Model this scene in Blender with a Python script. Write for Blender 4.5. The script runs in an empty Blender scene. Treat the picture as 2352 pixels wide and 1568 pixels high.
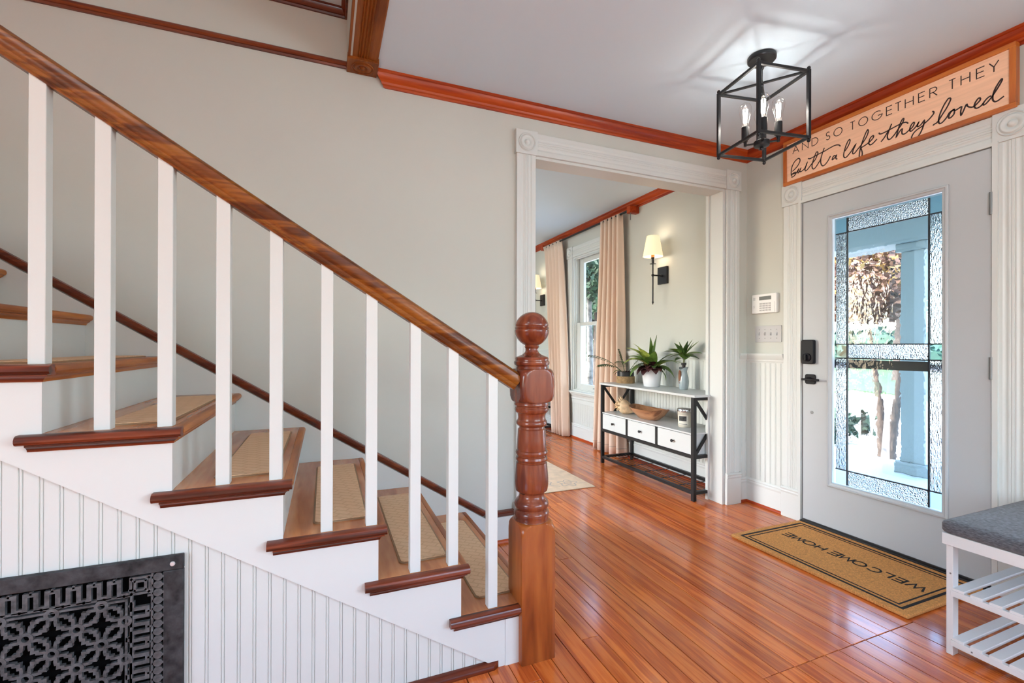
import bpy, bmesh, math, random
from mathutils import Vector, Matrix
random.seed(7)
R = math.radians
SC = bpy.context.scene
COL = SC.collection

# ------------------------------------------------------------------ camera, world, lights, exposure
CAM_H = 1.137
cam_d = bpy.data.cameras.new('camera'); cam = bpy.data.objects.new('camera', cam_d); COL.objects.link(cam)
cam_d.sensor_width = 36.0; cam_d.lens = 1055.487 / 2352 * 36.0
cam_d.shift_y = 8.134 / 2352; cam_d.clip_start = 0.02; cam_d.clip_end = 300
def cam_axes(yaw, pit, rol):
    r = Vector((math.cos(yaw), -math.sin(yaw), 0)); f = Vector((math.sin(yaw), math.cos(yaw), 0)); u = Vector((0, 0, 1))
    f2 = f * math.cos(pit) + u * math.sin(pit); u2 = u * math.cos(pit) - f * math.sin(pit)
    return r * math.cos(rol) + u2 * math.sin(rol), f2, u2 * math.cos(rol) - r * math.sin(rol)
cr, cf, cu = cam_axes(0.386856, 0.001493, 0.0024856)
cam.matrix_world = Matrix(((cr.x, cu.x, -cf.x, 0), (cr.y, cu.y, -cf.y, 0), (cr.z, cu.z, -cf.z, CAM_H), (0, 0, 0, 1)))
SC.camera = cam
SC.view_settings.view_transform = 'Standard'; SC.view_settings.look = 'None'
SC.view_settings.gamma = 1.0; SC.view_settings.use_curve_mapping = False
SC.view_settings.exposure = -0.22
SC.cycles.use_denoising = True
SC.cycles.max_bounces = 10; SC.cycles.diffuse_bounces = 5; SC.cycles.transparent_max_bounces = 16
SC.cycles.sample_clamp_indirect = 6.0

W = bpy.data.worlds.new('sky'); SC.world = W; W.use_nodes = True
wn = W.node_tree
sky = wn.nodes.new('ShaderNodeTexSky'); sky.sky_type = 'NISHITA'; sky.sun_disc = False
sky.sun_elevation = R(48); sky.sun_rotation = R(300); sky.air_density = 1.0; sky.dust_density = 3.0
bg = wn.nodes['Background']; bg.inputs['Strength'].default_value = 4.2
wn.links.new(sky.outputs[0], bg.inputs['Color'])

def lamp(name, kind, loc, power, color=(1, 1, 1), rot=None, size=None, to=None, **kw):
    d = bpy.data.lights.new(name, kind); o = bpy.data.objects.new(name, d); COL.objects.link(o)
    o.location = loc; d.energy = power; d.color = color
    if to is not None:
        o.rotation_euler = (Vector(to) - Vector(loc)).to_track_quat('-Z', 'Y').to_euler()
    if rot: o.rotation_euler = rot
    if kind == 'AREA':
        d.shape = 'RECTANGLE'; d.size, d.size_y = size
    for k, v in kw.items(): setattr(d, k, v)
    return o
lamp('sun', 'SUN', (0, 0, 10), 17.0, (1, .96, .9), to=(4.0, -1.6, 5.2), angle=R(1.0))
# added fill lamps out of view; most sit in openings cut for them
lamp('hall_fill', 'AREA', (1.85, -2.46, 1.4), 6, (1, .99, .97), to=(1.2, 3, 1.35), size=(1.9, .78))  # added soft fill from behind the camera
lamp('side_fill', 'AREA', (-2.93, -0.6, 1.5), 3, (.85, .955, 1), to=(3, -0.6, 1.4), size=(1.5, 1.6))  # added weak fill from the unseen left side
lamp('stair_riser_fill', 'AREA', (2.86, -1.35, 1.5), 24, (.85, .955, 1), to=(0, -0.9, 1.2), size=(1.1, 1.5))  # added fill from the right to brighten the stair risers
lamp('living_side_fill', 'AREA', (-2.93, 4.7, 1.5), 22, (.88, .96, 1), to=(3, 4.3, 2.4), size=(2.2, 1.7))  # added living room fill, tilted up from its unseen left side
lamp('living_ceiling_fill', 'AREA', (0.2, 5.0, 1.7), 40, (.85, .955, 1), to=(0.4, 5.2, 3), size=(.6, .6))  # added lamp aimed up to lift the living room ceiling
# added fill behind the camera, aimed up to neutralise the ceiling
lamp('hall_ceiling_fill', 'AREA', (0.15, -0.9, 1.75), 50, (.77, .93, 1), to=(1.4, -0.6, 3), size=(.6, .6))
lamp('overhead_fill', 'AREA', (-0.9, 0.3, 2.83), 9, (.97, .985, 1), to=(-0.9, 0.3, 0), size=(.5, .5))  # added overhead fill, no light fitting here

# ------------------------------------------------------------------ mesh helpers
WORLD = {}
class MB:
    def __init__(s): s.v = []; s.f = []
    def add(s, vs, fs):
        n = len(s.v); s.v += [tuple(p) for p in vs]; s.f += [tuple(i + n for i in f) for f in fs]; return s
    def box(s, x0, x1, y0, y1, z0, z1):
        return s.add([(x0,y0,z0),(x1,y0,z0),(x1,y1,z0),(x0,y1,z0),(x0,y0,z1),(x1,y0,z1),(x1,y1,z1),(x0,y1,z1)],
                     [(0,3,2,1),(4,5,6,7),(0,1,5,4),(1,2,6,5),(2,3,7,6),(3,0,4,7)])
    def prism(s, poly, f0, f1):
        n = len(poly); a = [f0(*p) for p in poly]; b = [f1(*p) for p in poly]
        return s.add(a + b, [tuple(range(n))[::-1], tuple(range(n, 2*n))] + [(i, (i+1) % n, n+(i+1) % n, n+i) for i in range(n)])
    def sweep(s, prof, p0, p1, u, v, m0=0, m1=0, d=None):
        p0, p1, u, v = Vector(p0), Vector(p1), Vector(u), Vector(v); d = (p1 - p0).normalized()
        return s.prism(prof, lambda a, b: p0 + u*a + v*b + d*(m0*a), lambda a, b: p1 + u*a + v*b + d*(m1*a))
    def loft(s, rings, caps=True, closed=True):
        n = len(rings[0]); k = len(rings)
        vs = [p for r in rings for p in r]; fs = []
        for i in range(k-1):
            for j in range(n if closed else n-1):
                a, b = i*n+j, i*n+(j+1) % n; fs.append((a, b, b+n, a+n))
        if caps and closed: fs += [tuple(range(n))[::-1], tuple(range((k-1)*n, k*n))]
        return s.add(vs, fs)
    def lathe(s, prof, c=(0,0,0), seg=32, axis='z', caps=True):
        c = Vector(c); rings = []
        for r, z in prof:
            ring = []
            for i in range(seg):
                a = 2*math.pi*i/seg; x, y = r*math.cos(a), r*math.sin(a)
                ring.append(c + Vector({'z':(x,y,z),'x':(z,x,y),'y':(y,z,x),'-x':(-z,y,x),'-y':(x,-z,y)}[axis]))
            rings.append(ring)
        return s.loft(rings, caps)
    def tube(s, pts, r, seg=8, caps=True):
        pts = [Vector(p) for p in pts]; rings = []; n = len(pts)
        t0 = (pts[1]-pts[0]).normalized(); up = Vector((0,0,1)) if abs(t0.z) < .9 else Vector((1,0,0))
        nx = t0.cross(up).normalized()
        for i, p in enumerate(pts):
            t = (pts[min(i+1,n-1)]-pts[max(i-1,0)]).normalized()
            nx = (nx - t*nx.dot(t)).normalized(); ny = t.cross(nx); rr = r[i] if isinstance(r,(list,tuple)) else r
            rings.append([p + nx*(rr*math.cos(2*math.pi*j/seg)) + ny*(rr*math.sin(2*math.pi*j/seg)) for j in range(seg)])
        return s.loft(rings, caps)
    def bar(s, a, b, w, h=None, up=(0,0,1)):
        a, b = Vector(a), Vector(b); h = h or w; d = (b-a).normalized(); up = Vector(up)
        if abs(d.dot(up)) > .95: up = Vector((0,1,0))
        x = d.cross(up).normalized(); y = x.cross(d)
        q = [(-w/2,-h/2),(w/2,-h/2),(w/2,h/2),(-w/2,h/2)]
        return s.prism(q, lambda u,v: a+x*u+y*v, lambda u,v: b+x*u+y*v)
    def ribbon(s, pts, w, m, depth, closed=False):
        """flat stroke of width w along 2-D pts; m(u,v,d) maps to space"""
        q = [pts[0]]
        for p in pts[1:]:
            if math.hypot(p[0]-q[-1][0], p[1]-q[-1][1]) > 1e-5: q.append(p)
        if closed and math.hypot(q[0][0]-q[-1][0], q[0][1]-q[-1][1]) < 1e-5: q.pop()
        pts = q; n = len(pts); L = []; Rr = []
        if n < 2: return s
        for i in range(n):
            if closed: a, b = pts[i-1], pts[(i+1) % n]
            else: a, b = pts[max(i-1,0)], pts[min(i+1,n-1)]
            p = pts[i]; d1 = (p[0]-a[0], p[1]-a[1]); d2 = (b[0]-p[0], b[1]-p[1])
            def nr(d):
                l = math.hypot(*d); return (d[0]/l, d[1]/l) if l > 1e-9 else None
            d1, d2 = nr(d1), nr(d2); d1 = d1 or d2; d2 = d2 or d1
            t = nr((d1[0]+d2[0], d1[1]+d2[1])) or d1
            c = max(.45, t[0]*d1[0]+t[1]*d1[1]); k = w/2/c
            L.append((p[0]-t[1]*k, p[1]+t[0]*k)); Rr.append((p[0]+t[1]*k, p[1]-t[0]*k))
        rings = [[m(*L[i],0), m(*Rr[i],0), m(*Rr[i],depth), m(*L[i],depth)] for i in range(n)]
        if closed: rings.append(rings[0])
        return s.loft(rings, caps=not closed)
    def sphere(s, c, r, seg=16, rings=10, sz=1.0):
        return s.lathe([(max(1e-4, r*math.sin(math.pi*i/rings)), -r*sz*math.cos(math.pi*i/rings)) for i in range(rings+1)], c, seg)

def link(name, me, parent=None, loc=(0,0,0)):
    o = bpy.data.objects.new(name, me); COL.objects.link(o); o.location = loc
    if parent is not None: o.parent = parent
    return o
def mk(name, mb, mat, parent=None, smooth=None, bevel=0, seg=2, origin=None, kind=None, label=None):
    xs = [p[0] for p in mb.v]; ys = [p[1] for p in mb.v]; zs = [p[2] for p in mb.v]
    o = Vector(origin) if origin else Vector(((min(xs)+max(xs))/2, (min(ys)+max(ys))/2, min(zs)))
    me = bpy.data.meshes.new(name); me.from_pydata([(p[0]-o.x, p[1]-o.y, p[2]-o.z) for p in mb.v], [], mb.f)
    bm = bmesh.new(); bm.from_mesh(me); bmesh.ops.recalc_face_normals(bm, faces=bm.faces); bm.to_mesh(me); bm.free()
    me.materials.append(mat)
    if smooth: me.shade_smooth(); me.set_sharp_from_angle(angle=R(smooth))
    pw = WORLD.get(parent.name, Vector()) if parent is not None else Vector()
    ob = link(name, me, parent, o - pw); WORLD[ob.name] = o
    if bevel:
        b = ob.modifiers.new('bevel', 'BEVEL'); b.width = bevel; b.segments = seg; b.limit_method = 'ANGLE'; b.angle_limit = R(40); b.harden_normals = False
        if not smooth: me.shade_smooth(); me.set_sharp_from_angle(angle=R(50))
    if kind: ob['kind'] = kind
    if label: ob['label'] = label
    return ob
def tag(o, label, cat, group=None, kind=None):
    o['label'] = label; o['category'] = cat
    if group: o['group'] = group
    if kind: o['kind'] = kind
    return o
def thing(name, label, cat, loc=(0,0,0), rotz=0, group=None, kind=None, local=False):
    o = bpy.data.objects.new(name, None); COL.objects.link(o); o.location = loc; o.rotation_euler = (0,0,rotz); o.empty_display_size = .1
    WORLD[o.name] = Vector() if local else Vector(loc)
    return tag(o, label, cat, group, kind)
def struct(name, mb, mat, label, cat, **kw):
    return tag(mk(name, mb, mat, **kw), label, cat, kind='structure')
def dup(root, loc, rotz=None, label=None):
    r = root.copy(); COL.objects.link(r); r.location = loc
    if rotz is not None: r.rotation_euler = (0,0,rotz)
    if label: r['label'] = label
    for ch in list(root.children):
        c = ch.copy(); COL.objects.link(c); c.parent = r
        for g in list(ch.children):
            d = g.copy(); COL.objects.link(d); d.parent = c
    return r

# ------------------------------------------------------------------ materials
def new_mat(name):
    m = bpy.data.materials.new(name); m.use_nodes = True
    return m, m.node_tree, m.node_tree.nodes['Principled BSDF']
def N(nt, t, **kw):
    n = nt.nodes.new(t)
    for k, v in kw.items():
        if k in n.inputs: n.inputs[k].default_value = v
        else: setattr(n, k, v)
    return n
def c4(c): return (c[0], c[1], c[2], 1)
def plain(name, col, rough=.5, metal=0, bump=0, bscale=200, var=0, vscale=3, coat=0, spec=.5, stretch=(1,1,1), sheen=0):
    m, nt, p = new_mat(name); p.inputs['Base Color'].default_value = c4(col); p.inputs['Roughness'].default_value = rough
    p.inputs['Metallic'].default_value = metal; p.inputs['Coat Weight'].default_value = coat; p.inputs['Coat Roughness'].default_value = .08
    p.inputs['Specular IOR Level'].default_value = spec; p.inputs['Sheen Weight'].default_value = sheen
    tc = N(nt, 'ShaderNodeTexCoord'); mp = N(nt, 'ShaderNodeMapping'); mp.inputs['Scale'].default_value = stretch
    nt.links.new(tc.outputs['Object'], mp.inputs[0])
    if var:
        n = N(nt, 'ShaderNodeTexNoise', Scale=vscale, Detail=5.0); nt.links.new(mp.outputs[0], n.inputs['Vector'])
        rp = N(nt, 'ShaderNodeValToRGB'); rp.color_ramp.elements[0].position = .3; rp.color_ramp.elements[1].position = .7
        rp.color_ramp.elements[0].color = c4([max(0, x*(1-var)) for x in col]); rp.color_ramp.elements[1].color = c4([min(1, x*(1+var)) for x in col])
        nt.links.new(n.outputs[0], rp.inputs[0]); nt.links.new(rp.outputs[0], p.inputs['Base Color'])
    if bump:
        n = N(nt, 'ShaderNodeTexNoise', Scale=bscale, Detail=3.0); nt.links.new(mp.outputs[0], n.inputs['Vector'])
        b = N(nt, 'ShaderNodeBump', Strength=bump, Distance=.002); nt.links.new(n.outputs[0], b.inputs['Height']); nt.links.new(b.outputs[0], p.inputs['Normal'])
    return m
def wood(name, dark, mid, light, axis='x', rough=.3, coat=.4, grain=14, fine=1.0, rand=.0, bump=.05, streak=.0, lines=0.5, spec=.5):
    m, nt, p = new_mat(name); p.inputs['Roughness'].default_value = rough; p.inputs['Coat Weight'].default_value = coat
    p.inputs['Coat Roughness'].default_value = .12; p.inputs['Specular IOR Level'].default_value = spec
    tc = N(nt, 'ShaderNodeTexCoord'); mp = N(nt, 'ShaderNodeMapping')
    g = grain; mp.inputs['Scale'].default_value = {'x':(1.2,g,g),'y':(g,1.2,g),'z':(g,g,1.2)}[axis]
    oi = N(nt, 'ShaderNodeObjectInfo'); ml = N(nt, 'ShaderNodeMath', operation='MULTIPLY'); ml.inputs[1].default_value = 37.0
    nt.links.new(oi.outputs['Random'], ml.inputs[0]); nt.links.new(tc.outputs['Object'], mp.inputs[0])
    n1 = N(nt, 'ShaderNodeTexNoise', noise_dimensions='4D', Scale=1.0*fine, Detail=4.0, Roughness=.55, Distortion=.6)
    n2 = N(nt, 'ShaderNodeTexNoise', noise_dimensions='4D', Scale=6.0*fine, Detail=4.0, Roughness=.6)
    for n in (n1, n2): nt.links.new(mp.outputs[0], n.inputs['Vector']); nt.links.new(ml.outputs[0], n.inputs['W'])
    mx = N(nt, 'ShaderNodeMix', data_type='FLOAT'); mx.inputs[0].default_value = .35
    nt.links.new(n1.outputs[0], mx.inputs[2]); nt.links.new(n2.outputs[0], mx.inputs[3])
    # growth-ring like banding of the low noise
    wv = N(nt, 'ShaderNodeMath', operation='MULTIPLY'); wv.inputs[1].default_value = 26; nt.links.new(n1.outputs[0], wv.inputs[0])
    sn = N(nt, 'ShaderNodeMath', operation='SINE'); nt.links.new(wv.outputs[0], sn.inputs[0])
    ms = N(nt, 'ShaderNodeMath', operation='MULTIPLY_ADD'); ms.inputs[1].default_value = .12*lines; nt.links.new(sn.outputs[0], ms.inputs[0]); nt.links.new(mx.outputs[0], ms.inputs[2])
    rp = N(nt, 'ShaderNodeValToRGB'); e = rp.color_ramp.elements
    e[0].position = .32; e[0].color = c4(dark); e[1].position = .68; e[1].color = c4(light); k = e.new(.5); k.color = c4(mid)
    nt.links.new(ms.outputs[0], rp.inputs[0]); out = rp.outputs[0]
    if streak:
        n3 = N(nt, 'ShaderNodeTexNoise', noise_dimensions='4D', Scale=2.6, Detail=2.0)
        nt.links.new(mp.outputs[0], n3.inputs['Vector']); nt.links.new(ml.outputs[0], n3.inputs['W'])
        r3 = N(nt, 'ShaderNodeValToRGB'); r3.color_ramp.elements[0].position = .24; r3.color_ramp.elements[1].position = .34
        r3.color_ramp.elements[0].color = (1-streak,)*3+(1,); r3.color_ramp.elements[1].color = (1,1,1,1)
        nt.links.new(n3.outputs[0], r3.inputs[0])
        m3 = N(nt, 'ShaderNodeMix', data_type='RGBA', blend_type='MULTIPLY'); m3.inputs[0].default_value = 1
        nt.links.new(out, m3.inputs[6]); nt.links.new(r3.outputs[0], m3.inputs[7]); out = m3.outputs[2]
    if rand:
        hs = N(nt, 'ShaderNodeHueSaturation'); mr = N(nt, 'ShaderNodeMapRange'); mr.inputs[3].default_value = 1-rand; mr.inputs[4].default_value = 1+rand
        nt.links.new(oi.outputs['Random'], mr.inputs[0]); nt.links.new(mr.outputs[0], hs.inputs['Value']); nt.links.new(out, hs.inputs['Color']); out = hs.outputs[0]
    nt.links.new(out, p.inputs['Base Color'])
    if bump:
        b = N(nt, 'ShaderNodeBump', Strength=bump, Distance=.002); nt.links.new(mx.outputs[0], b.inputs['Height']); nt.links.new(b.outputs[0], p.inputs['Normal'])
    return m
def emit(name, col, s):
    m, nt, p = new_mat(name); p.inputs['Base Color'].default_value = c4(col); p.inputs['Emission Color'].default_value = c4(col); p.inputs['Emission Strength'].default_value = s; return m
def clear_glass(name, tint=(1,1,1), gloss=.06, bump=0, bscale=30, stretch=(1,1,1), refr=0, ior=1.12, rough=0.0, dist=.01):
    m, nt, p = new_mat(name); nt.nodes.remove(p); o = nt.nodes['Material Output']
    tr = N(nt, 'ShaderNodeBsdfTransparent'); tr.inputs[0].default_value = c4(tint)
    gl = N(nt, 'ShaderNodeBsdfGlossy'); gl.inputs['Roughness'].default_value = .03
    fr = N(nt, 'ShaderNodeFresnel'); ge = N(nt, 'ShaderNodeNewGeometry'); mi = N(nt, 'ShaderNodeMix', data_type='FLOAT'); mi.inputs[2].default_value = 1.45; mi.inputs[3].default_value = 1/1.45
    nt.links.new(ge.outputs['Backfacing'], mi.inputs[0]); nt.links.new(mi.outputs[0], fr.inputs['IOR']); mx = N(nt, 'ShaderNodeMixShader'); last = tr.outputs[0]
    if bump:
        tc = N(nt, 'ShaderNodeTexCoord'); mp = N(nt, 'ShaderNodeMapping'); mp.inputs['Scale'].default_value = stretch
        n = N(nt, 'ShaderNodeTexNoise', Scale=bscale, Detail=2.0); nt.links.new(tc.outputs['Object'], mp.inputs[0]); nt.links.new(mp.outputs[0], n.inputs['Vector'])
        b = N(nt, 'ShaderNodeBump', Strength=bump, Distance=dist); nt.links.new(n.outputs[0], b.inputs['Height'])
        nt.links.new(b.outputs[0], gl.inputs['Normal'])
        rf = N(nt, 'ShaderNodeBsdfRefraction', IOR=ior, Roughness=rough); rf.inputs['Color'].default_value = c4(tint); nt.links.new(b.outputs[0], rf.inputs['Normal'])
        m2 = N(nt, 'ShaderNodeMixShader'); m2.inputs[0].default_value = refr
        nt.links.new(last, m2.inputs[1]); nt.links.new(rf.outputs[0], m2.inputs[2]); last = m2.outputs[0]
    nt.links.new(fr.outputs[0], mx.inputs[0]); nt.links.new(last, mx.inputs[1]); nt.links.new(gl.outputs[0], mx.inputs[2])
    nt.links.new(mx.outputs[0], o.inputs[0]); return m

WALL = plain('beige_wall_paint', (.565,.575,.52), .7, bump=.08, bscale=260, var=.015, vscale=2)
CEIL = plain('ceiling_paint', (.63,.755,.85), .8, bump=.05, bscale=180)
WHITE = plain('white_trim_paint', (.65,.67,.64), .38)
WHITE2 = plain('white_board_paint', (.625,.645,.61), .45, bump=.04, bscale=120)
DOORW = plain('shaded_white_door_paint', (.475,.50,.51), .42, bump=.03, bscale=300)  # white paint darkened to carry the backlit shade on the door
CROWN_X = wood('red_stained_trim_x', (.22,.022,.004), (.35,.043,.006), (.47,.080,.011), 'x', .33, .1, 16, rand=.03, spec=.3)
CROWN_Y = wood('red_stained_trim_y', (.22,.020,.004), (.34,.040,.006), (.46,.075,.012), 'y', .38, .05, 16, rand=.03, spec=.22)
CASING_Y = wood('brown_casing_wood', (.15,.036,.005), (.22,.058,.008), (.30,.09,.013), 'y', .4, .0, 14, spec=.2)
RAILW = wood('oak_handrail_wood', (.075,.017,.002), (.155,.040,.005), (.27,.088,.011), 'x', .34, .08, 22, lines=.9, bump=.1, spec=.35)
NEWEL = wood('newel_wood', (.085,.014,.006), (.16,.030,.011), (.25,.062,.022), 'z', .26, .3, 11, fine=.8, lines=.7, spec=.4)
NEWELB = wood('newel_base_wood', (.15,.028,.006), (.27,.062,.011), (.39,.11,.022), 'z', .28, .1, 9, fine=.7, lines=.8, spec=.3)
TREAD = wood('tread_wood', (.36,.11,.036), (.50,.185,.066), (.62,.27,.11), 'y', .24, .15, 9, rand=.05, fine=.8, streak=.25, spec=.35)
NOSE = wood('dark_nosing_wood', (.05,.008,.003), (.10,.016,.006), (.19,.036,.012), 'x', .3, .25, 26, lines=1.0, bump=.1, spec=.35)
NOSEF = wood('front_nosing_wood', (.22,.055,.010), (.36,.105,.020), (.50,.18,.04), 'y', .34, .05, 16, spec=.25)
CAPR = wood('rake_cap_wood', (.07,.010,.003), (.125,.020,.006), (.21,.046,.012), 'x', .32, .25, 22, spec=.35)
FLOOR = wood('heart_pine_plank', (.40,.070,.012), (.56,.122,.020), (.68,.18,.033), 'y', .17, .3, 26, rand=.14, bump=.03, streak=.45, lines=.9, fine=1.0, spec=.5)
SUBF = plain('dark_joint_filler', (.018,.006,.003), .8)
BLACK = plain('black_metal', (.012,.012,.013), .42, .3)
BLACKL = plain('black_lamp_metal', (.022,.022,.024), .36, .5)
IRON = plain('cast_iron', (.034,.034,.036), .6, .1, bump=.9, bscale=70, var=.7, vscale=38, spec=.3)
IRONB = plain('worn_iron', (.085,.085,.087), .6, .1, bump=1, bscale=90, var=.45, vscale=60, spec=.35)
VOID = plain('dark_void', (.003,.003,.003), 1, spec=0)
NICKEL = plain('nickel', (.75,.77,.78), .45, .6)
HINGE = plain('grey_hinge_metal', (.20,.20,.20), .45, .6)
SWITCH = plain('grey_plate', (.46,.46,.46), .35)
PLASTIC = plain('white_plastic', (.80,.80,.78), .4)
LCD = plain('lcd_grey', (.16,.17,.16), .2)
KEYG = plain('key_grey', (.42,.42,.41), .5)
LOCKB = plain('lock_black', (.006,.006,.009), .42, spec=.2)
BOARD = plain('sign_board_wood', (.92,.56,.36), .6, bump=.05, bscale=60, var=.07, vscale=5, stretch=(20,1,20))
SFRAME = wood('sign_frame_wood', (.34,.075,.008), (.50,.13,.015), (.62,.19,.026), 'y', .45, .15, 14)
SFRAME_Z = wood('sign_frame_wood_z', (.34,.075,.008), (.50,.13,.015), (.62,.19,.026), 'z', .45, .15, 14)
INK = plain('dark_brown_ink', (.030,.010,.008), .6)
COIR = plain('coir', (.66,.30,.085), .95, bump=1.0, bscale=420, var=.28, vscale=160)
COIRB = plain('coir_black', (.012,.011,.012), .95, bump=1.0, bscale=420)
CUSHION = plain('charcoal_woven_fabric', (.085,.090,.105), .9, bump=.5, bscale=500, var=.6, vscale=90, stretch=(1,1,5), sheen=.2)
BENCHW = plain('white_bench_paint', (.66,.665,.67), .4)
CURT = plain('cream_curtain', (.78,.60,.47), .85, bump=.15, bscale=700, sheen=.3)
LINEN = plain('curtain_hem_thread', (.5,.4,.32), .9)
RUG = plain('cream_rug', (.80,.61,.43), .95, bump=.5, bscale=300, var=.12, vscale=14)
RUGP = plain('rug_pattern', (.46,.40,.36), .95, var=.2, vscale=30)
BASKET = plain('natural_rope', (.38,.24,.115), .9, bump=.6, bscale=120, var=.3, vscale=40)
BLKPOT = plain('black_pot', (.012,.012,.013), .35)
SOIL = plain('soil', (.02,.013,.009), 1, bump=1, bscale=100)
CERAM = plain('white_ceramic', (.82,.82,.83), .14, coat=.4)
VASEG = plain('grey_blue_ceramic', (.34,.41,.43), .25, coat=.3)
CORKB = plain('bottle_brown', (.20,.075,.03), .3)
LEAF = plain('green_leaf', (.11,.20,.035), .35, var=.45, vscale=16)
LEAFD = plain('dark_leaf', (.055,.10,.028), .4, var=.4, vscale=20)
LEAFV = plain('variegated_leaf', (.30,.36,.07), .35, var=.6, vscale=26)
LEAFR = plain('burgundy_leaf', (.065,.020,.022), .35, var=.5, vscale=20)
LEAFY = plain('pale_leaf', (.55,.45,.22), .45, var=.2, vscale=20)
STEM = plain('green_stem', (.13,.15,.045), .5)
SHELL = plain('conch_shell', (.78,.55,.33), .5, var=.3, vscale=22, bump=.3, bscale=30)
BOWLW = wood('dough_bowl_wood', (.20,.07,.025), (.36,.15,.06), (.50,.25,.12), 'y', .4, .3, 10, lines=.8)
CHROME = plain('silver_lid', (.62,.62,.64), .2, 1)
JAR = plain('candle_wax_jar', (.60,.55,.45), .18, coat=.5)
PAPER = plain('jar_label_paper', (.74,.70,.60), .6)
PAPERD = plain('jar_label_print', (.03,.03,.03), .5, var=.9, vscale=60)
TMAT = None
def stair_mat_mat():
    m, nt, p = new_mat('tan_ribbed_mat'); p.inputs['Roughness'].default_value = .8
    tc = N(nt, 'ShaderNodeTexCoord'); mp = N(nt, 'ShaderNodeMapping'); nt.links.new(tc.outputs['Object'], mp.inputs[0])
    w1 = N(nt, 'ShaderNodeTexWave', Scale=62.0); w1.bands_direction = 'Y'
    br = N(nt, 'ShaderNodeTexBrick', Scale=9.0); br.inputs['Mortar Size'].default_value = .03; br.inputs['Color1'].default_value = (1,1,1,1); br.inputs['Color2'].default_value = (.8,.8,.8,1); br.inputs['Mortar'].default_value = (0,0,0,1)
    mp2 = N(nt, 'ShaderNodeMapping'); mp2.inputs['Rotation'].default_value = (0,0,R(38)); nt.links.new(tc.outputs['Object'], mp2.inputs[0])
    nt.links.new(mp.outputs[0], w1.inputs['Vector']); nt.links.new(mp2.outputs[0], br.inputs['Vector'])
    mx = N(nt, 'ShaderNodeMix', data_type='FLOAT'); mx.inputs[0].default_value = .35; nt.links.new(w1.outputs['Fac'], mx.inputs[2]); nt.links.new(br.outputs['Color'], mx.inputs[3])
    rp = N(nt, 'ShaderNodeValToRGB'); rp.color_ramp.elements[0].color = (.58,.34,.18,1); rp.color_ramp.elements[1].color = (.86,.60,.38,1)
    nt.links.new(mx.outputs[0], rp.inputs[0]); nt.links.new(rp.outputs[0], p.inputs['Base Color'])
    b = N(nt, 'ShaderNodeBump', Strength=.6, Distance=.002); nt.links.new(mx.outputs[0], b.inputs['Height']); nt.links.new(b.outputs[0], p.inputs['Normal'])
    return m
TMAT = stair_mat_mat()
TMATE = plain('tan_mat_edge', (.30,.18,.095), .7)
def shade_mat():
    m, nt, p = new_mat('lit_lamp_shade'); p.inputs['Base Color'].default_value = (.85,.72,.5,1); p.inputs['Roughness'].default_value = .8
    p.inputs['Emission Color'].default_value = (1,.80,.50,1); p.inputs['Emission Strength'].default_value = .82; return m
SHADE = shade_mat()
FILAMENT = emit('glowing_filament', (1,.93,.82), 28)
BULB = clear_glass('bulb_glass', (1,1,1))
WINGL = clear_glass('window_glass', (.97,.99,.99))
SEEDY = clear_glass('seedy_glass', (.93,.985,.99), bump=.25, bscale=24, refr=.85, ior=1.06, dist=.010, stretch=(1,1,.7))
TEXT_V = clear_glass('rain_glass', (.93,.96,.97), bump=1.0, bscale=120, refr=1.0, ior=1.35, rough=.12, dist=.02, stretch=(1,1.6,.35))
TEXT_H = clear_glass('hammered_glass', (.93,.96,.97), bump=1.0, bscale=150, refr=1.0, ior=1.35, rough=.12, dist=.02)
SQUARE = clear_glass('bluish_corner_glass', (.62,.86,.95))
CAME = plain('lead_came', (.02,.022,.025), .5, .5)
PORCHC = plain('porch_ceiling_paint', (.72,.78,.80), .6)
PORCHW = plain('porch_paint', (.185,.235,.245), .6)
PORCHF = plain('porch_floor_paint', (.40,.48,.52), .6)
DRIVE = plain('pale_gravel', (.62,.60,.56), .95, var=.15, vscale=2, bump=.6, bscale=20)
LAWN = plain('lawn', (.016,.052,.014), .95, var=.4, vscale=1.5, bump=1, bscale=30)
BARK = plain('bark', (.045,.032,.026), .95, var=.5, vscale=9, bump=1, bscale=20)
BARKW = plain('pale_bark', (.14,.135,.125), .95, var=.7, vscale=12)
FOLG = plain('tree_green', (.02,.06,.024), .7, var=.6, vscale=1.2)
FOLT = plain('hedge_green', (.013,.044,.030), .7, var=.5, vscale=1.5)
FOLM = plain('maple_bronze', (.075,.034,.018), .7, var=.75, vscale=1.8)
FOLY = plain('maple_gold', (.24,.14,.025), .7, var=.5, vscale=2)
RUBBER = plain('black_threshold', (.012,.012,.013), .35)
SIDING = plain('far_house_siding', (.7,.7,.68), .8)

# ------------------------------------------------------------------ dimensions
XB = 2.885          # right wall face (front door wall)
YA = 2.490          # back wall face (stair wall with the wide opening)
ZC = 2.560          # hall ceiling
ZS = 2.842          # stairwell ceiling
YF, XL, YL = -2.5, -3.0, 7.0
OX0, OX1, OZ = 1.156, 2.650, 2.262     # wide opening
DY0, DY1, DZ = 1.135, 2.040, 2.060     # door slab
DC = 0.1            # stairwell edge x

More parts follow.
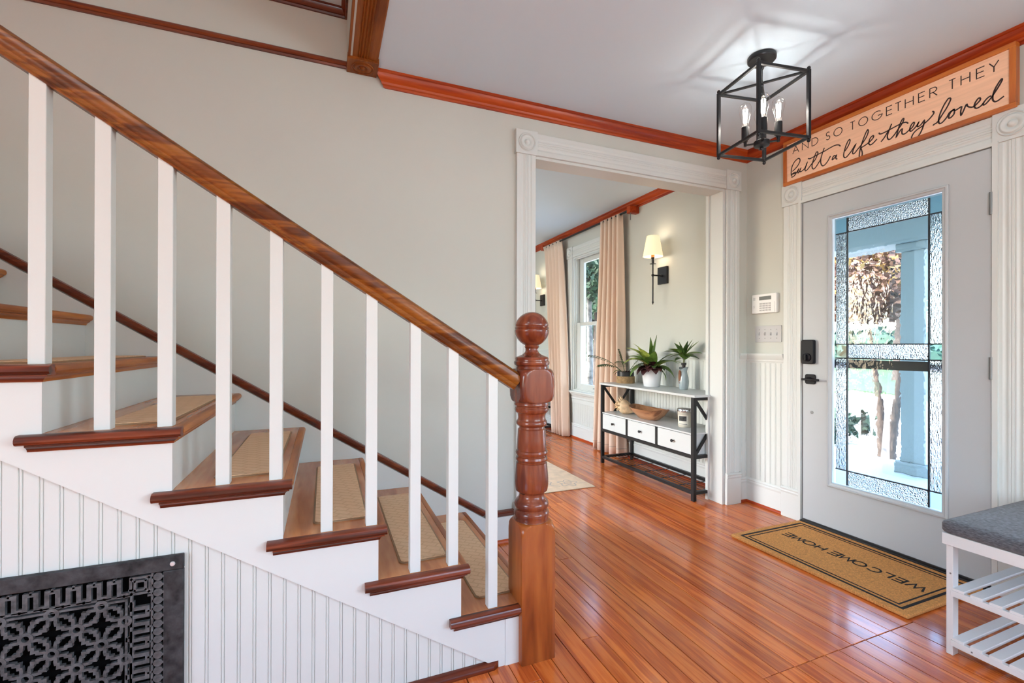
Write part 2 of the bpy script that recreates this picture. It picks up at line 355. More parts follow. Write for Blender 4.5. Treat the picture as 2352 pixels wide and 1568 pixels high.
# ------------------------------------------------------------------ floor with separate planks
fl = struct('floor', MB().box(XL, XB+.02, YF, YL, -.06, -.004), SUBF, 'dark joints under the red pine floorboards', 'floor')
PW = .0785
def plank(x0, x1, y0, y1):
    g = .0011
    mk('plank', MB().box(x0+g, x1-g, y0+.0012, y1-.0012, -.012, random.uniform(-.0006, .0004)), FLOOR, fl, bevel=.0012, seg=1)
n = 0; x = -3.0
cols = []
xx = .374
while xx > XL: xx -= PW
while xx < XB:
    cols.append((max(xx, XL), min(xx+PW, XB))); xx += PW
for i, (a, b) in enumerate(cols):
    if b < .10:                          # never seen: one long board each
        plank(a, b, YF, 1.60 if b < .3 else YL); continue
    y = YF + random.uniform(0, .6) - .6; brk = []
    while y < YL:
        y += random.uniform(1.3, 3.4)
        if YF + .3 < y < YL - .3: brk.append(y)
    brk = [q for q in brk if not 0.3 < q < 2.2]
    if 1.38 < a < 2.2: brk = sorted(brk + [1.134])
    elif random.random() < .4: brk = sorted(brk + [random.uniform(1.3, 2.4)])
    e = [YF] + brk + [YL]
    for c, d in zip(e, e[1:]): plank(a, b, c, d)

# ------------------------------------------------------------------ walls and ceilings
wb = MB()
wb.box(XL, OX0, YA, YA+.115, -.004, ZS); wb.box(OX0, OX1, YA, YA+.115, OZ, ZS); wb.box(OX1, XB+.1, YA, YA+.115, -.004, ZS)
wall_back = struct('wall_back', wb, WALL, 'beige painted wall behind the stairs with the wide opening', 'wall')
# right wall: door opening and living room window opening
WY0, WY1, WZ0, WZ1 = 4.13, 5.04, .585, 2.235
wr = MB(); T = .16
ZR = 2.95
wr.box(XB, XB+T, YF, -1.92, -.004, ZR); wr.box(XB, XB+T, -.78, DY0-.012, -.004, ZR); wr.box(XB, XB+T, -1.92, -.78, -.004, .72); wr.box(XB, XB+T, -1.92, -.78, 2.28, ZR); wr.box(XB, XB+T, DY0-.012, DY1+.012, DZ+.01, ZR)  # low-y opening is unseen, added for the riser fill lamp
wr.box(XB, XB+T, DY1+.012, WY0, -.004, ZR); wr.box(XB, XB+T, WY0, WY1, -.004, WZ0); wr.box(XB, XB+T, WY0, WY1, WZ1, ZR); wr.box(XB, XB+T, WY1, YL, -.004, ZR)
wall_right = struct('wall_right', wr, WALL, 'beige painted wall with the front door', 'wall')
wl = MB(); wl.box(XL-.1, XL, YF, -1.35, -.004, ZR); wl.box(XL-.1, XL, .15, 3.55, -.004, ZR); wl.box(XL-.1, XL, 5.85, YL, -.004, ZR); wl.box(XL-.1, XL, 3.55, 5.85, -.004, .6); wl.box(XL-.1, XL, 3.55, 5.85, 2.4, ZR); wl.box(XL-.1, XL, -1.35, .15, -.004, .7); wl.box(XL-.1, XL, -1.35, .15, 2.3, ZR)  # both openings are unseen, added around the side fill lamps
struct('wall_left', wl, WALL, 'beige wall to the left of the hall', 'wall')
wf = MB(); wf.box(XL, .88, YF-.1, YF, -.004, ZR); wf.box(2.82, XB+.16, YF-.1, YF, -.004, ZR); wf.box(.88, 2.82, YF-.1, YF, -.004, 1.0); wf.box(.88, 2.82, YF-.1, YF, 1.8, ZR)  # opening added behind the camera and sized for its fill light
struct('wall_front', wf, WALL, 'beige wall opposite the stairs with an added opening for fill light', 'wall')
we = MB(); we.box(XL, XB+.16, YL, YL+.1, -.004, ZR)
struct('wall_living', we, WALL, 'beige far wall of the living room', 'wall')
struct('ceiling', MB().box(DC+.02, XB, YF, YA, ZC, ZC+.12), CEIL, 'pale grey hall ceiling over the front door', 'ceiling')
struct('ceiling_stairwell', MB().box(XL, DC+.02, YF, YA, ZS, ZS+.1), CEIL, 'raised pale ceiling over the stairs', 'ceiling')
struct('ceiling_living', MB().box(XL, XB, YA+.115, YL, 2.585, 2.70), CEIL, 'pale grey living room ceiling', 'ceiling')
struct('wall_stairwell_edge', MB().box(DC, DC+.02, YF, YA, 2.545, ZS), WALL, 'narrow beige strip above the casing along the stairwell edge', 'wall')
struct('roof', MB().box(XL-.4, XB+.3, YF-.4, YL+.4, ZR+.02, ZR+.3), SIDING, 'roof slab over the house', 'roof')

# ------------------------------------------------------------------ red stained trim
crown_prof = [(0,0),(.008,0),(.010,.010),(.018,.014),(.021,.024),(.034,.034),(.043,.048),(.046,.058),(.052,.061),(.052,.073),(0,.073)]
ct = struct('trim_1', MB().sweep(crown_prof, (.288, YA, ZC-.073), (XB, YA, ZC-.073), (0,-1,0), (0,0,1), m0=-1, m1=-1), CROWN_X, 'red stained crown moulding above the wide opening', 'crown moulding', smooth=25)
struct('trim_2', MB().sweep(crown_prof, (XB, YA, ZC-.073), (XB, YF, ZC-.073), (-1,0,0), (0,0,1), m0=1, m1=0), CROWN_Y, 'red stained crown moulding above the front door sign', 'crown moulding', smooth=25)
struct('trim_3', MB().sweep([(a*1.1, b*.95) for a, b in crown_prof], (XB, YA+.115, 2.585-.0694), (XB, YL, 2.585-.0694), (-1,0,0), (0,0,1)), CROWN_Y, 'red stained crown moulding above the curtains in the living room', 'crown moulding', smooth=25)
rail_prof = [(0,0),(.010,0),(.014,.008),(.011,.014),(.017,.022),(.018,.030),(.012,.036),(0,.040)]
struct('trim_4', MB().sweep(rail_prof, (XL, YA, 2.543), (DC, YA, 2.543), (0,-1,0), (0,0,1)), CAPR, 'thin dark red rail along the wall above the staircase', 'picture rail', smooth=25)
up_prof = [(0,0),(.010,0),(.013,.008),(.010,.015),(.018,.024),(.024,.036),(.028,.038),(.028,.045),(0,.045)]
u5 = struct('trim_5', MB().sweep(up_prof, (XL, YA, 2.797), (DC, YA, 2.797), (0,-1,0), (0,0,1), m1=-1), CAPR, 'dark red moulding round the raised stairwell ceiling', 'crown moulding', smooth=25)
mk('side_moulding', MB().sweep(up_prof, (DC, YA, 2.797), (DC, YF, 2.797), (-1,0,0), (0,0,1), m0=1), CAPR, u5, smooth=25)

def bullseye(mb, c, r, axis, d=1.0):
    mb.lathe([(1e-4,-.002),(r*.16,-.002),(r*.16,.0035*d),(r*.30,.0045*d),(r*.36,.002*d),(r*.42,-.001),(r*.52,.0*d),(r*.78,.0045*d),(r*.9,.006*d),(r,.0045*d),(r*1.02,-.002)][1:], c, 36, axis)
# flat casing under the stairwell edge with bull's-eye block
cas = thing('trim_6', 'flat brown wood casing with a carved corner block under the stairwell edge', 'casing', (.17, 1.0, 2.535), kind='structure')
flute = [(0,0),(.004,.014),(.030,.016),(.036,.012),(.040,.017),(.046,.010),(.052,.017),(.060,.010),(.066,.017),(.072,.010),(.078,.017),(.084,.010),(.096,.016),(.124,.016),(.130,.013),(.133,0)]
mk('casing_board', MB().sweep(flute, (.110, YF, ZC), (.110, 2.362, ZC), (1,0,0), (0,0,-1)), CASING_Y, cas, smooth=25)
mk('casing_edge', MB().box(.100, .111, YF, 2.362, ZC-.022, ZC+.002), CASING_Y, cas)
bl = mk('corner_block', MB().box(.098, .246, 2.362, YA, ZC-.028, ZC), CASING_Y, cas, bevel=.002)
b2 = MB(); b2.lathe([(.001,.013),(.008,.0125),(.012,.009),(.015,.003),(.018,-.001),(.022,.003),(.030,.0085),(.038,.008),(.044,.002),(.046,-.001),(.048,.004),(.051,.006),(.054,.003),(.055,-.002)], (0,0,0), 40)
mk('bullseye', MB().add([(x+.172, y+2.426, ZC-.028-z+.002) for x,y,z in b2.v], b2.f), CASING_Y, bl, smooth=40)

# ------------------------------------------------------------------ white casings (fluted) with rosette blocks
flw = [(0,0),(.001,.021),(.002,.022),(.026,.022),(.030,.0195),(.034,.0180),(.038,.0180),(.042,.0195),(.046,.022),(.051,.022),(.0535,.0195),(.056,.022),(.063,.022),(.0655,.0195),(.068,.022),(.073,.022),(.077,.0195),(.081,.0180),(.085,.0180),(.089,.0195),(.093,.022),(.120,.022),(.121,.021),(.122,0)]
def casing(name, label, kindname, u_pt, along, n, w0, w1, top, rz, widths=(.122,.122), plinth=.0, zb=0.0, ends=(True, True)):
    """along: unit vector across the opening, n: outward normal. w0,w1: inner edges measured along 'along' from origin u_pt"""
    u_pt, along, n = Vector(u_pt), Vector(along), Vector(n); up = Vector((0,0,1))
    t = thing(name, label, 'casing', tuple(u_pt + along*((w0+w1)/2)), kind='structure')
    ax = {(0,-1,0):'-y',(-1,0,0):'-x'}[tuple(int(round(k)) for k in n)]
    W_ = .122
    for k, (inner, sgn) in enumerate(((w0,-1),(w1,1))):
        if not ends[k]: continue
        a = u_pt + along*inner
        mk('casing_board', MB().sweep(flw, a+up*(zb+plinth), a+up*top, along*sgn, n), WHITE, t, smooth=25)
        if plinth:
            q = MB(); b0 = a + along*(-.004*sgn); 
            q.prism([(0,0),(.136,0),(.136,.030),(0,.030)], lambda u,v: b0+along*(u*sgn)+n*v+up*zb, lambda u,v: b0+along*(u*sgn)+n*v+up*(zb+plinth-.04))
            pp = mk('plinth_block', q, WHITE, t, bevel=.002)
            q2 = MB(); q2.prism([(0,0),(.030,0),(.034,.012),(.031,.02),(.035,.03),(.028,.04),(0,.04)], lambda u,v: b0+n*u+up*(zb+plinth-.04+v), lambda u,v: b0+along*(.136*sgn)+n*u+up*(zb+plinth-.04+v))
            mk('plinth_moulding', q2, WHITE, pp, smooth=30)
        c0 = a + along*(sgn*(-.008)); s_ = .138
        bb = MB(); bb.prism([(0,0),(s_,0),(s_,s_+.002),(0,s_+.002)], lambda u,v: c0+along*(u*sgn)+up*(top+v), lambda u,v: c0+along*(u*sgn)+up*(top+v)+n*.030)
        rb = mk('rosette_block', bb, WHITE, t, bevel=.0015)
        bs = MB(); cc = c0 + along*(sgn*s_/2) + up*(top+s_/2) + n*.030
        bs.lathe([(.001,.013),(.008,.0125),(.012,.009),(.015,.003),(.018,-.001),(.022,.003),(.030,.0085),(.038,.008),(.044,.002),(.046,-.001),(.048,.004),(.051,.006),(.054,.003),(.055,-.002)], (0,0,0), 40, ax)
        mk('bullseye', MB().add([tuple(Vector(p)+cc) for p in bs.v], bs.f), WHITE, rb, smooth=40)
    a, b = u_pt + along*(w0+.008), u_pt + along*(w1-.008)
    mk('head_board', MB().sweep([(u*1.06, v) for u, v in flw], a+up*(top+.004), b+up*(top+.004), up, n), WHITE, t, smooth=25)
    return t
casing('trim_7', 'white fluted casing with round corner blocks framing the wide opening', 'casing', (0, YA, 0), (1,0,0), (0,-1,0), OX0, OX1+.018, OZ, .138, plinth=.225)
jam = thing('trim_8', 'white jamb lining inside the wide opening', 'jamb', ((OX0+OX1)/2, YA+.06, 0), kind='structure')
mk('jamb', MB().box(OX0-.012, OX0+.006, YA-.006, YA+.125, 0, OZ+.01), WHITE, jam, bevel=.002)
mk('jamb', MB().box(OX1-.006, OX1+.016, YA-.006, YA+.125, 0, OZ+.01), WHITE, jam, bevel=.002)
mk('head_jamb', MB().box(OX0+.006, OX1-.006, YA-.006, YA+.125, OZ-.012, OZ+.006), WHITE, jam, bevel=.002)
lb = MB(); lb.box(OX1-.02, OX1+.10, YA+.115, YA+.14, 0, OZ+.1); lb.box(OX0-.10, OX0+.01, YA+.115, YA+.14, 0, OZ+.1); lb.box(OX0-.1, OX1+.1, YA+.115, YA+.14, OZ-.004, OZ+.11)
mk('back_casing', lb, WHITE, jam, bevel=.002)
casing('trim_9', 'white fluted casing with round corner blocks around the front door', 'casing', (XB, 0, 0), (0,1,0), (-1,0,0), DY0-.012, DY1+.018, DZ+.012, .13, plinth=.20)

# ------------------------------------------------------------------ baseboards, chair rails, beadboard
bprof = [(0,0),(.016,0),(.016,.120),(.019,.126),(.020,.134),(.015,.142),(.018,.150),(.012,.160),(0,.165)]
cprof = [(0,0),(.008,0),(.010,.010),(.014,.014),(.014,.022),(.022,.034),(.030,.050),(.033,.058),(.033,.066),(0,.066)]
sprof = [(0,0),(.019,0),(.018,.008),(.013,.016),(.005,.021),(0,.022)]
bbk = struct('baseboard_back', MB().sweep(bprof, (OX1+.155, YA, .018), (XB, YA, .018), (0,-1,0), (0,0,1), m1=-1), WHITE, 'short white baseboard between the wide opening and the corner', 'baseboard', smooth=25)
bbr = thing('baseboard_right', 'white baseboard along the front door wall and the living room', 'baseboard', (XB, 2.3, 0), kind='structure')
mk('baseboard_run', MB().sweep(bprof, (XB, YA, .018), (XB, DY1+.15, .018), (-1,0,0), (0,0,1), m0=1), WHITE, bbr, smooth=25)
mk('baseboard_run', MB().sweep(bprof, (XB, YA+.14, .018), (XB, YL, .018), (-1,0,0), (0,0,1)), WHITE, bbr, smooth=25)
mk('baseboard_run', MB().sweep(bprof, (XB, DY0-.15, .018), (XB, YF, .018), (-1,0,0), (0,0,1)), WHITE, bbr, smooth=25)
sh = thing('trim_10', 'red stained shoe moulding at the foot of the corner baseboard', 'shoe moulding', (XB-.05, 2.3, 0), kind='structure')
mk('shoe_run', MB().sweep(sprof, (XB-.004, YA, 0), (XB-.004, DY1+.155, 0), (-1,0,0), (0,0,1)), CROWN_Y, sh, smooth=30)
mk('shoe_run', MB().sweep(sprof, (OX1+.155, YA-.004, 0), (XB-.004, YA-.004, 0), (0,-1,0), (0,0,1)), CROWN_X, sh, smooth=30)
mk('shoe_run', MB().sweep(sprof, (XB-.01, YA+.14, 0), (XB-.01, YL, 0), (-1,0,0), (0,0,1)), CROWN_Y, sh, smooth=30)
mk('shoe_run', MB().sweep(sprof, (DC+.66, YA-.006, 0), (OX0-.125, YA-.006, 0), (0,-1,0), (0,0,1)), CROWN_X, sh, smooth=30)
cr = thing('trim_11', 'white chair rail capping the beadboard wainscot', 'chair rail', (XB, 2.35, 1.02), kind='structure')
mk('rail_run', MB().sweep(cprof, (XB, YA, 1.019), (XB, DY1+.14, 1.019), (-1,0,0), (0,0,1), m0=1), WHITE, cr, smooth=25)
mk('rail_run', MB().sweep(cprof, (OX1+.14, YA, 1.019), (XB, YA, 1.019), (0,-1,0), (0,0,1), m1=-1), WHITE, cr, smooth=25)
mk('rail_run', MB().sweep(cprof, (XB, YA+.14, 1.019), (XB, WY0-.13, 1.019), (-1,0,0), (0,0,1)), WHITE, cr, smooth=25)
mk('rail_run', MB().sweep(cprof, (XB, WY1+.13, 1.019), (XB, YL, 1.019), (-1,0,0), (0,0,1)), WHITE, cr, smooth=25)
BP = .0398
def bead_board(a, along, n, z0, z1, w, parent, slope=None):
    """one tongue-and-groove board with its bead along one edge"""
    a, along, n = Vector(a), Vector(along), Vector(n); 
    prof = [(0,0),(0,.0050),(.0009,.007),(w-.0098,.007),(w-.0086,.0060),(w-.0078,.0040),(w-.0070,.0058),(w-.0056,.0072),(w-.0034,.0077),(w-.0014,.0068),(w-.0004,.0046),(w,.0036),(w,0)]
    zt = slope or (lambda u: z1)
    mb = MB(); mb.prism(prof, lambda u,v: a+along*u+n*v+Vector((0,0,z0)), lambda u,v: a+along*u+n*v+Vector((0,0,zt(u))))
    mk('board', mb, WHITE2, parent)
y = YA - .008
while y > DY1 + .15:
    bead_board((XB, y, 0), (0,-1,0), (-1,0,0), .17, 1.02, min(BP, y-DY1-.125), wall_right); y -= BP
x = OX1 + .145
while x < XB-.01:
    bead_board((x, YA, 0), (1,0,0), (0,-1,0), .17, 1.02, min(BP, XB-x), wall_back); x += BP
y = YA + .14
while y < 6.4:
    z1 = 1.02
    if WY0-.15 < y+BP/2 < WY1+.15: z1 = .50
    bead_board((XB, y, 0), (0,1,0), (-1,0,0), .17, z1, BP, wall_right); y += BP

# ------------------------------------------------------------------ staircase
ZK = lambda k: .034 + .1755*k
XK = lambda k: .4625 - .2745*(k-2)
YS, YW = 1.525, 2.476
NK = 9
st = thing('staircase', 'white staircase with stained wooden treads climbing left along the beige wall', 'staircase', (0.0, 2.0, 0))
for k in range(1, NK+1):
    z = ZK(k); xf, xr = XK(k), XK(k+1)-.027
    tr = mk('tread', MB().box(xr-.012, xf-.026, YS+.003, YW, z-.026, z), TREAD, st, bevel=.002)
    nose = [(0,0),(.016,0),(.0225,.003),(.026,.009),(.026,.016),(.0225,.0225),(.016,.026),(0,.026)]
    mk('front_nosing', MB().sweep(nose, (xf-.026, YS+.003 if k > 0 else YS, z-.026), (xf-.026, YW, z-.026), (1,0,0), (0,0,1)), NOSEF, tr, smooth=30)
    side = [(0,0),(.020,0),(.0265,.003),(.030,.009),(.030,.016),(.0265,.0225),(.020,.026),(0,.026)]
    mk('side_nosing', MB().sweep(side, (xr-.042, YS+.003, z-.026), (xf-.002, YS+.003, z-.026), (0,-1,0), (0,0,1)), NOSE, tr, smooth=30)
    cove = [(0,0),(.004,0),(.006,.006),(.011,.011),(.017,.014),(.017,.018),(0,.018)]
    mk('side_cove', MB().sweep(cove, (xr-.026, YS, z-.044), (xf-.027, YS, z-.044), (0,-1,0), (0,0,1), m1=1), NOSE, tr, smooth=30)
    mk('front_cove', MB().sweep(cove, (xf-.027, YS, z-.044), (xf-.027, YW, z-.044), (1,0,0), (0,0,1), m0=-1), NOSEF, tr, smooth=30)
    mk('riser', MB().box(xf-.045, xf-.0272, YS+.0135, YW, ZK(k-1) if k > 1 else 0, z-.026), WHITE, st, bevel=.001)
# outer stringer
rake = lambda x: .030 + (.524-x)*.6496
pts = [(.735, 0), (.571, 0)] + [(XK(NK+1)-.027, rake(XK(NK+1)-.027))]
for k in range(NK, 0, -1):
    z = ZK(k)-.026
    pts += [(XK(k+1)-.027, z), (XK(k)-.027, z)]
def poly_y(poly, y0, y1):
    return MB().prism(poly, lambda u,v: (u,y0,v), lambda u,v: (u,y1,v))
mk('stringer', poly_y(pts, YS, YS+.014), WHITE, st)
mk('stringer_end', MB().box(.598, .650, YS-.003, YS+.002, .0, ZK(1)-.045), WHITE, st)
# wall side skirt with red cap
cap = lambda x: .195 + .645*(.853-x)
mk('wall_skirt', poly_y([(1.03,.0),(1.03,.150),(.853,.150),(-2.4,cap(-2.4)-.045),(-2.4,cap(-2.4)-.9),(.3,.0)], YW, YA-.001), WHITE, st)
capp = [(0,0),(.010,.0),(.016,.005),(.020,.013),(.026,.018),(.027,.026),(.022,.032),(0,.034)]
d = Vector((1,0,-.645)).normalized(); nrm = Vector((.645,0,1)).normalized()
mk('skirt_cap', MB().sweep(capp, Vector((-2.4, YA, cap(-2.4)))-nrm*.034, Vector((.853, YA, cap(.853)))-nrm*.034, (0,-1,0), nrm), CAPR, st, smooth=30)
mk('skirt_cap', MB().sweep(capp, (.85, YA, .152), (1.034, YA, .152), (0,-1,0), (0,0,1)), CAPR, st, smooth=30)

# beadboard wall under the stairs
wu = struct('wall_stair', poly_y([(-2.6,-.004),(.560,-.004),(.545,.02),(-2.6,rake(-2.6)+.02)], YS+.016, YS+.04), WHITE2, 'white beadboard panelling below the stair stringer', 'wall')
x = -.742 - BP*46
GX0, GX1, GZ0, GZ1 = -1.145, -.360, .060, .559
while x < .545:
    bead_board((x, YS+.016, 0), (1,0,0), (0,-1,0), 0, 1, BP, wu, slope=(lambda x0: (lambda u: max(.001, rake(min(x0+u, .568))+.006)))(x)); x += BP
sb = struct('baseboard_stair', MB().sweep([(0,0),(.020,0),(.022,.007),(.020,.016),(.012,.022),(.004,.026),(0,.026)], (-2.6, YS+.008, 0), (.585, YS+.008, 0), (0,-1,0), (0,0,1), m1=-1.6), CAPR, 'dark red shoe moulding at the foot of the beadboard panelling', 'baseboard', smooth=30)

# ------------------------------------------------------------------ balustrade
bal = thing('stair_balustrade', 'brown wooden handrail on square white balusters ending at a turned newel post', 'balustrade', (.716, 1.56, 0))
YB = 1.5475
railz = lambda x: 1.042 + .637*(.649-x)          # top of rail
BX = [(1,.553),(2,.280),(2,.409),(3,.007),(3,.140),(4,-.270),(4,-.134),(5,-.544),(5,-.407),(6,-.676),(6,-.812),(7,-.95),(7,-1.09)]
for k, bx in BX:
    h = .0165; w = .0175
    mb = MB(); zt = lambda x: railz(x)-.066
    mb.add([(bx-w,YB-h,ZK(k)),(bx+w,YB-h,ZK(k)),(bx+w,YB+h,ZK(k)),(bx-w,YB+h,ZK(k)),(bx-w,YB-h,zt(bx-w)),(bx+w,YB-h,zt(bx+w)),(bx+w,YB+h,zt(bx+w)),(bx-w,YB+h,zt(bx-w))],
           [(0,3,2,1),(4,5,6,7),(0,1,5,4),(1,2,6,5),(2,3,7,6),(3,0,4,7)])
    mk('baluster', mb, WHITE, bal, bevel=.0015)
rd = Vector((1,0,-.637)).normalized(); rn = Vector((.637,0,1)).normalized()
half = [(.0,0),(.020,0),(.022,.004),(.026,.007),(.023,.012),(.024,.018),(.029,.024),(.0315,.032),(.0315,.042),(.029,.051),(.022,.058),(.012,.062),(0,.063)]
rp = half + [(-a,b) for a,b in half[-2:0:-1]]
x0, x1 = -1.6, .664
A = Vector((x0, YB, railz(x0))) - rn*.063; B = Vector((x1, YB, railz(x1))) - rn*.063
mk('handrail', MB().sweep(rp, A, B, (0,-1,0), rn), RAILW, bal, smooth=28)
def newel():
    c = (.7155, 1.5605); seg = 96; zt = lambda zy: 1.371-.0009426*zy
    sq = .0665; P = []
    def ring(z, Rr, sqh):
        o = []
        for i in range(seg):
            a = 2*math.pi*i/seg + math.pi/4; ca, sa = math.cos(a), math.sin(a)
            r = Rr
            if sqh: r = min(Rr, sqh/max(abs(ca), abs(sa)))
            o.append((c[0]+r*ca, c[1]+r*sa, z))
        P.append(o)
    BIG = .0925
    ring(0, BIG, sq); ring(.445, BIG, sq)
    for t in range(1, 9):
        a = t/8*math.pi/2; ring(.445+.048*math.sin(a), BIG-(BIG-.068)*(1-math.cos(a)), sq)
    ring(.4945, .064, None)
    for z, r in [(.502,.062),(.512,.0645),(.520,.0655),(.528,.063),(.532,.0585),(.536,.058),(.542,.062),(.552,.0645),(.562,.062),(.568,.057),(.574,.050),(.585,.046),(.592,.047),(.598,.053),(.602,.0585),(.609,.0605),(.625,.0625),(.645,.0625),(.670,.0605),(.705,.0575),(.707,.054),(.711,.054),(.713,.0575),(.719,.0595),(.727,.0575),(.729,.054),(.733,.054),(.735,.0575),(.743,.0600),(.750,.0575),(.752,.0545),(.758,.0555),(.790,.0535),(.828,.0515),(.832,.0475),(.838,.0470),(.842,.053),(.848,.0575),(.855,.0580),(.860,.0555),(.863,.0525),(.872,.0510),(.884,.0525),(.889,.0545),(.892,.0600),(.900,.0635),(.907,.0630),(.911,.0600),(.914,.0600),(.918,.0640),(.924,.0645),(.929,.062)]:
        ring(z, r, None)
    for t in range(0, 9):
        a = t/8*math.pi/2; ring(.931+.038*(1-math.cos(a)), .068+(BIG-.068-.006)*math.sin(a), sq)
    ring(.9925, .0875, sq)
    for t in range(0, 9):
        a = t/8*math.pi/2; ring(1.016+.036*math.sin(a), BIG-.006-(BIG-.006-.066)*(1-math.cos(a)), sq)
    for z, r in [(1.0535,.060),(1.060,.0585),(1.064,.0600),(1.067,.0650),(1.073,.0665),(1.079,.0660),(1.082,.062),(1.086,.0615),(1.090,.0625),(1.095,.060),(1.098,.050),(1.100,.046),(1.104,.036),(1.112,.0270),(1.118,.0240),(1.126,.0235),(1.130,.026),(1.134,.0275)]:
        ring(z, r, None)
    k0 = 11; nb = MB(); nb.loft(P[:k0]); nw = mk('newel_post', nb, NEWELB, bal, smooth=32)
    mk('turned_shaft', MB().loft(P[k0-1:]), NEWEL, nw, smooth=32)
    prof = []; r0 = .0645; zc = 1.1985
    for i in range(0, 41):
        a = math.pi*i/40; r = max(1e-4, r0*math.sin(a)); z = zc-r0*math.cos(a)
        for g in (1.1965, 1.2105):
            if abs(z-g) < .003: r *= .955
        if r > .02 or i > 20: prof.append((r, z))
    mk('newel_ball', MB().lathe([(.0275,1.134)]+prof, (c[0],c[1],0), 64), NEWEL, nw, smooth=50)
newel()

# ------------------------------------------------------------------ stair mats
def rr(x0, x1, y0, y1, r, n=5):
    P = []
    for cx, cy, a0 in ((x1-r,y1-r,0),(x0+r,y1-r,90),(x0+r,y0+r,180),(x1-r,y0+r,270)):
        for i in range(n+1):
            a = R(a0+90*i/n); P.append((cx+r*math.cos(a), cy+r*math.sin(a)))
    return P
ML = ['tan ribbed mat on the lowest stair tread, beside the newel post', 'tan ribbed mat on the second tread from the floor', 'tan ribbed mat on the third tread from the floor',
      'tan ribbed mat on the fourth tread from the floor', 'tan ribbed mat on the fifth tread from the floor', 'tan ribbed mat on the sixth tread, seen nearly edge-on', 'tan ribbed mat on the seventh tread, hidden above eye level']
for k in range(1, 7):
    z = ZK(k); x0, x1 = XK(k)-.222, XK(k)-.052
    t = thing('stair_mat', ML[k-1], 'stair mat', ((x0+x1)/2, 1.98, z), group='tan ribbed stair mats')
    mk('border', MB().prism(rr(x0, x1, 1.605, 2.355, .02), lambda u,v: (u,v,z), lambda u,v: (u,v,z+.004)), TMATE, t)
    mk('ribbed_top', MB().prism(rr(x0+.006, x1-.006, 1.611, 2.349, .016), lambda u,v: (u,v,z+.004), lambda u,v: (u,v,z+.006)), TMAT, t)

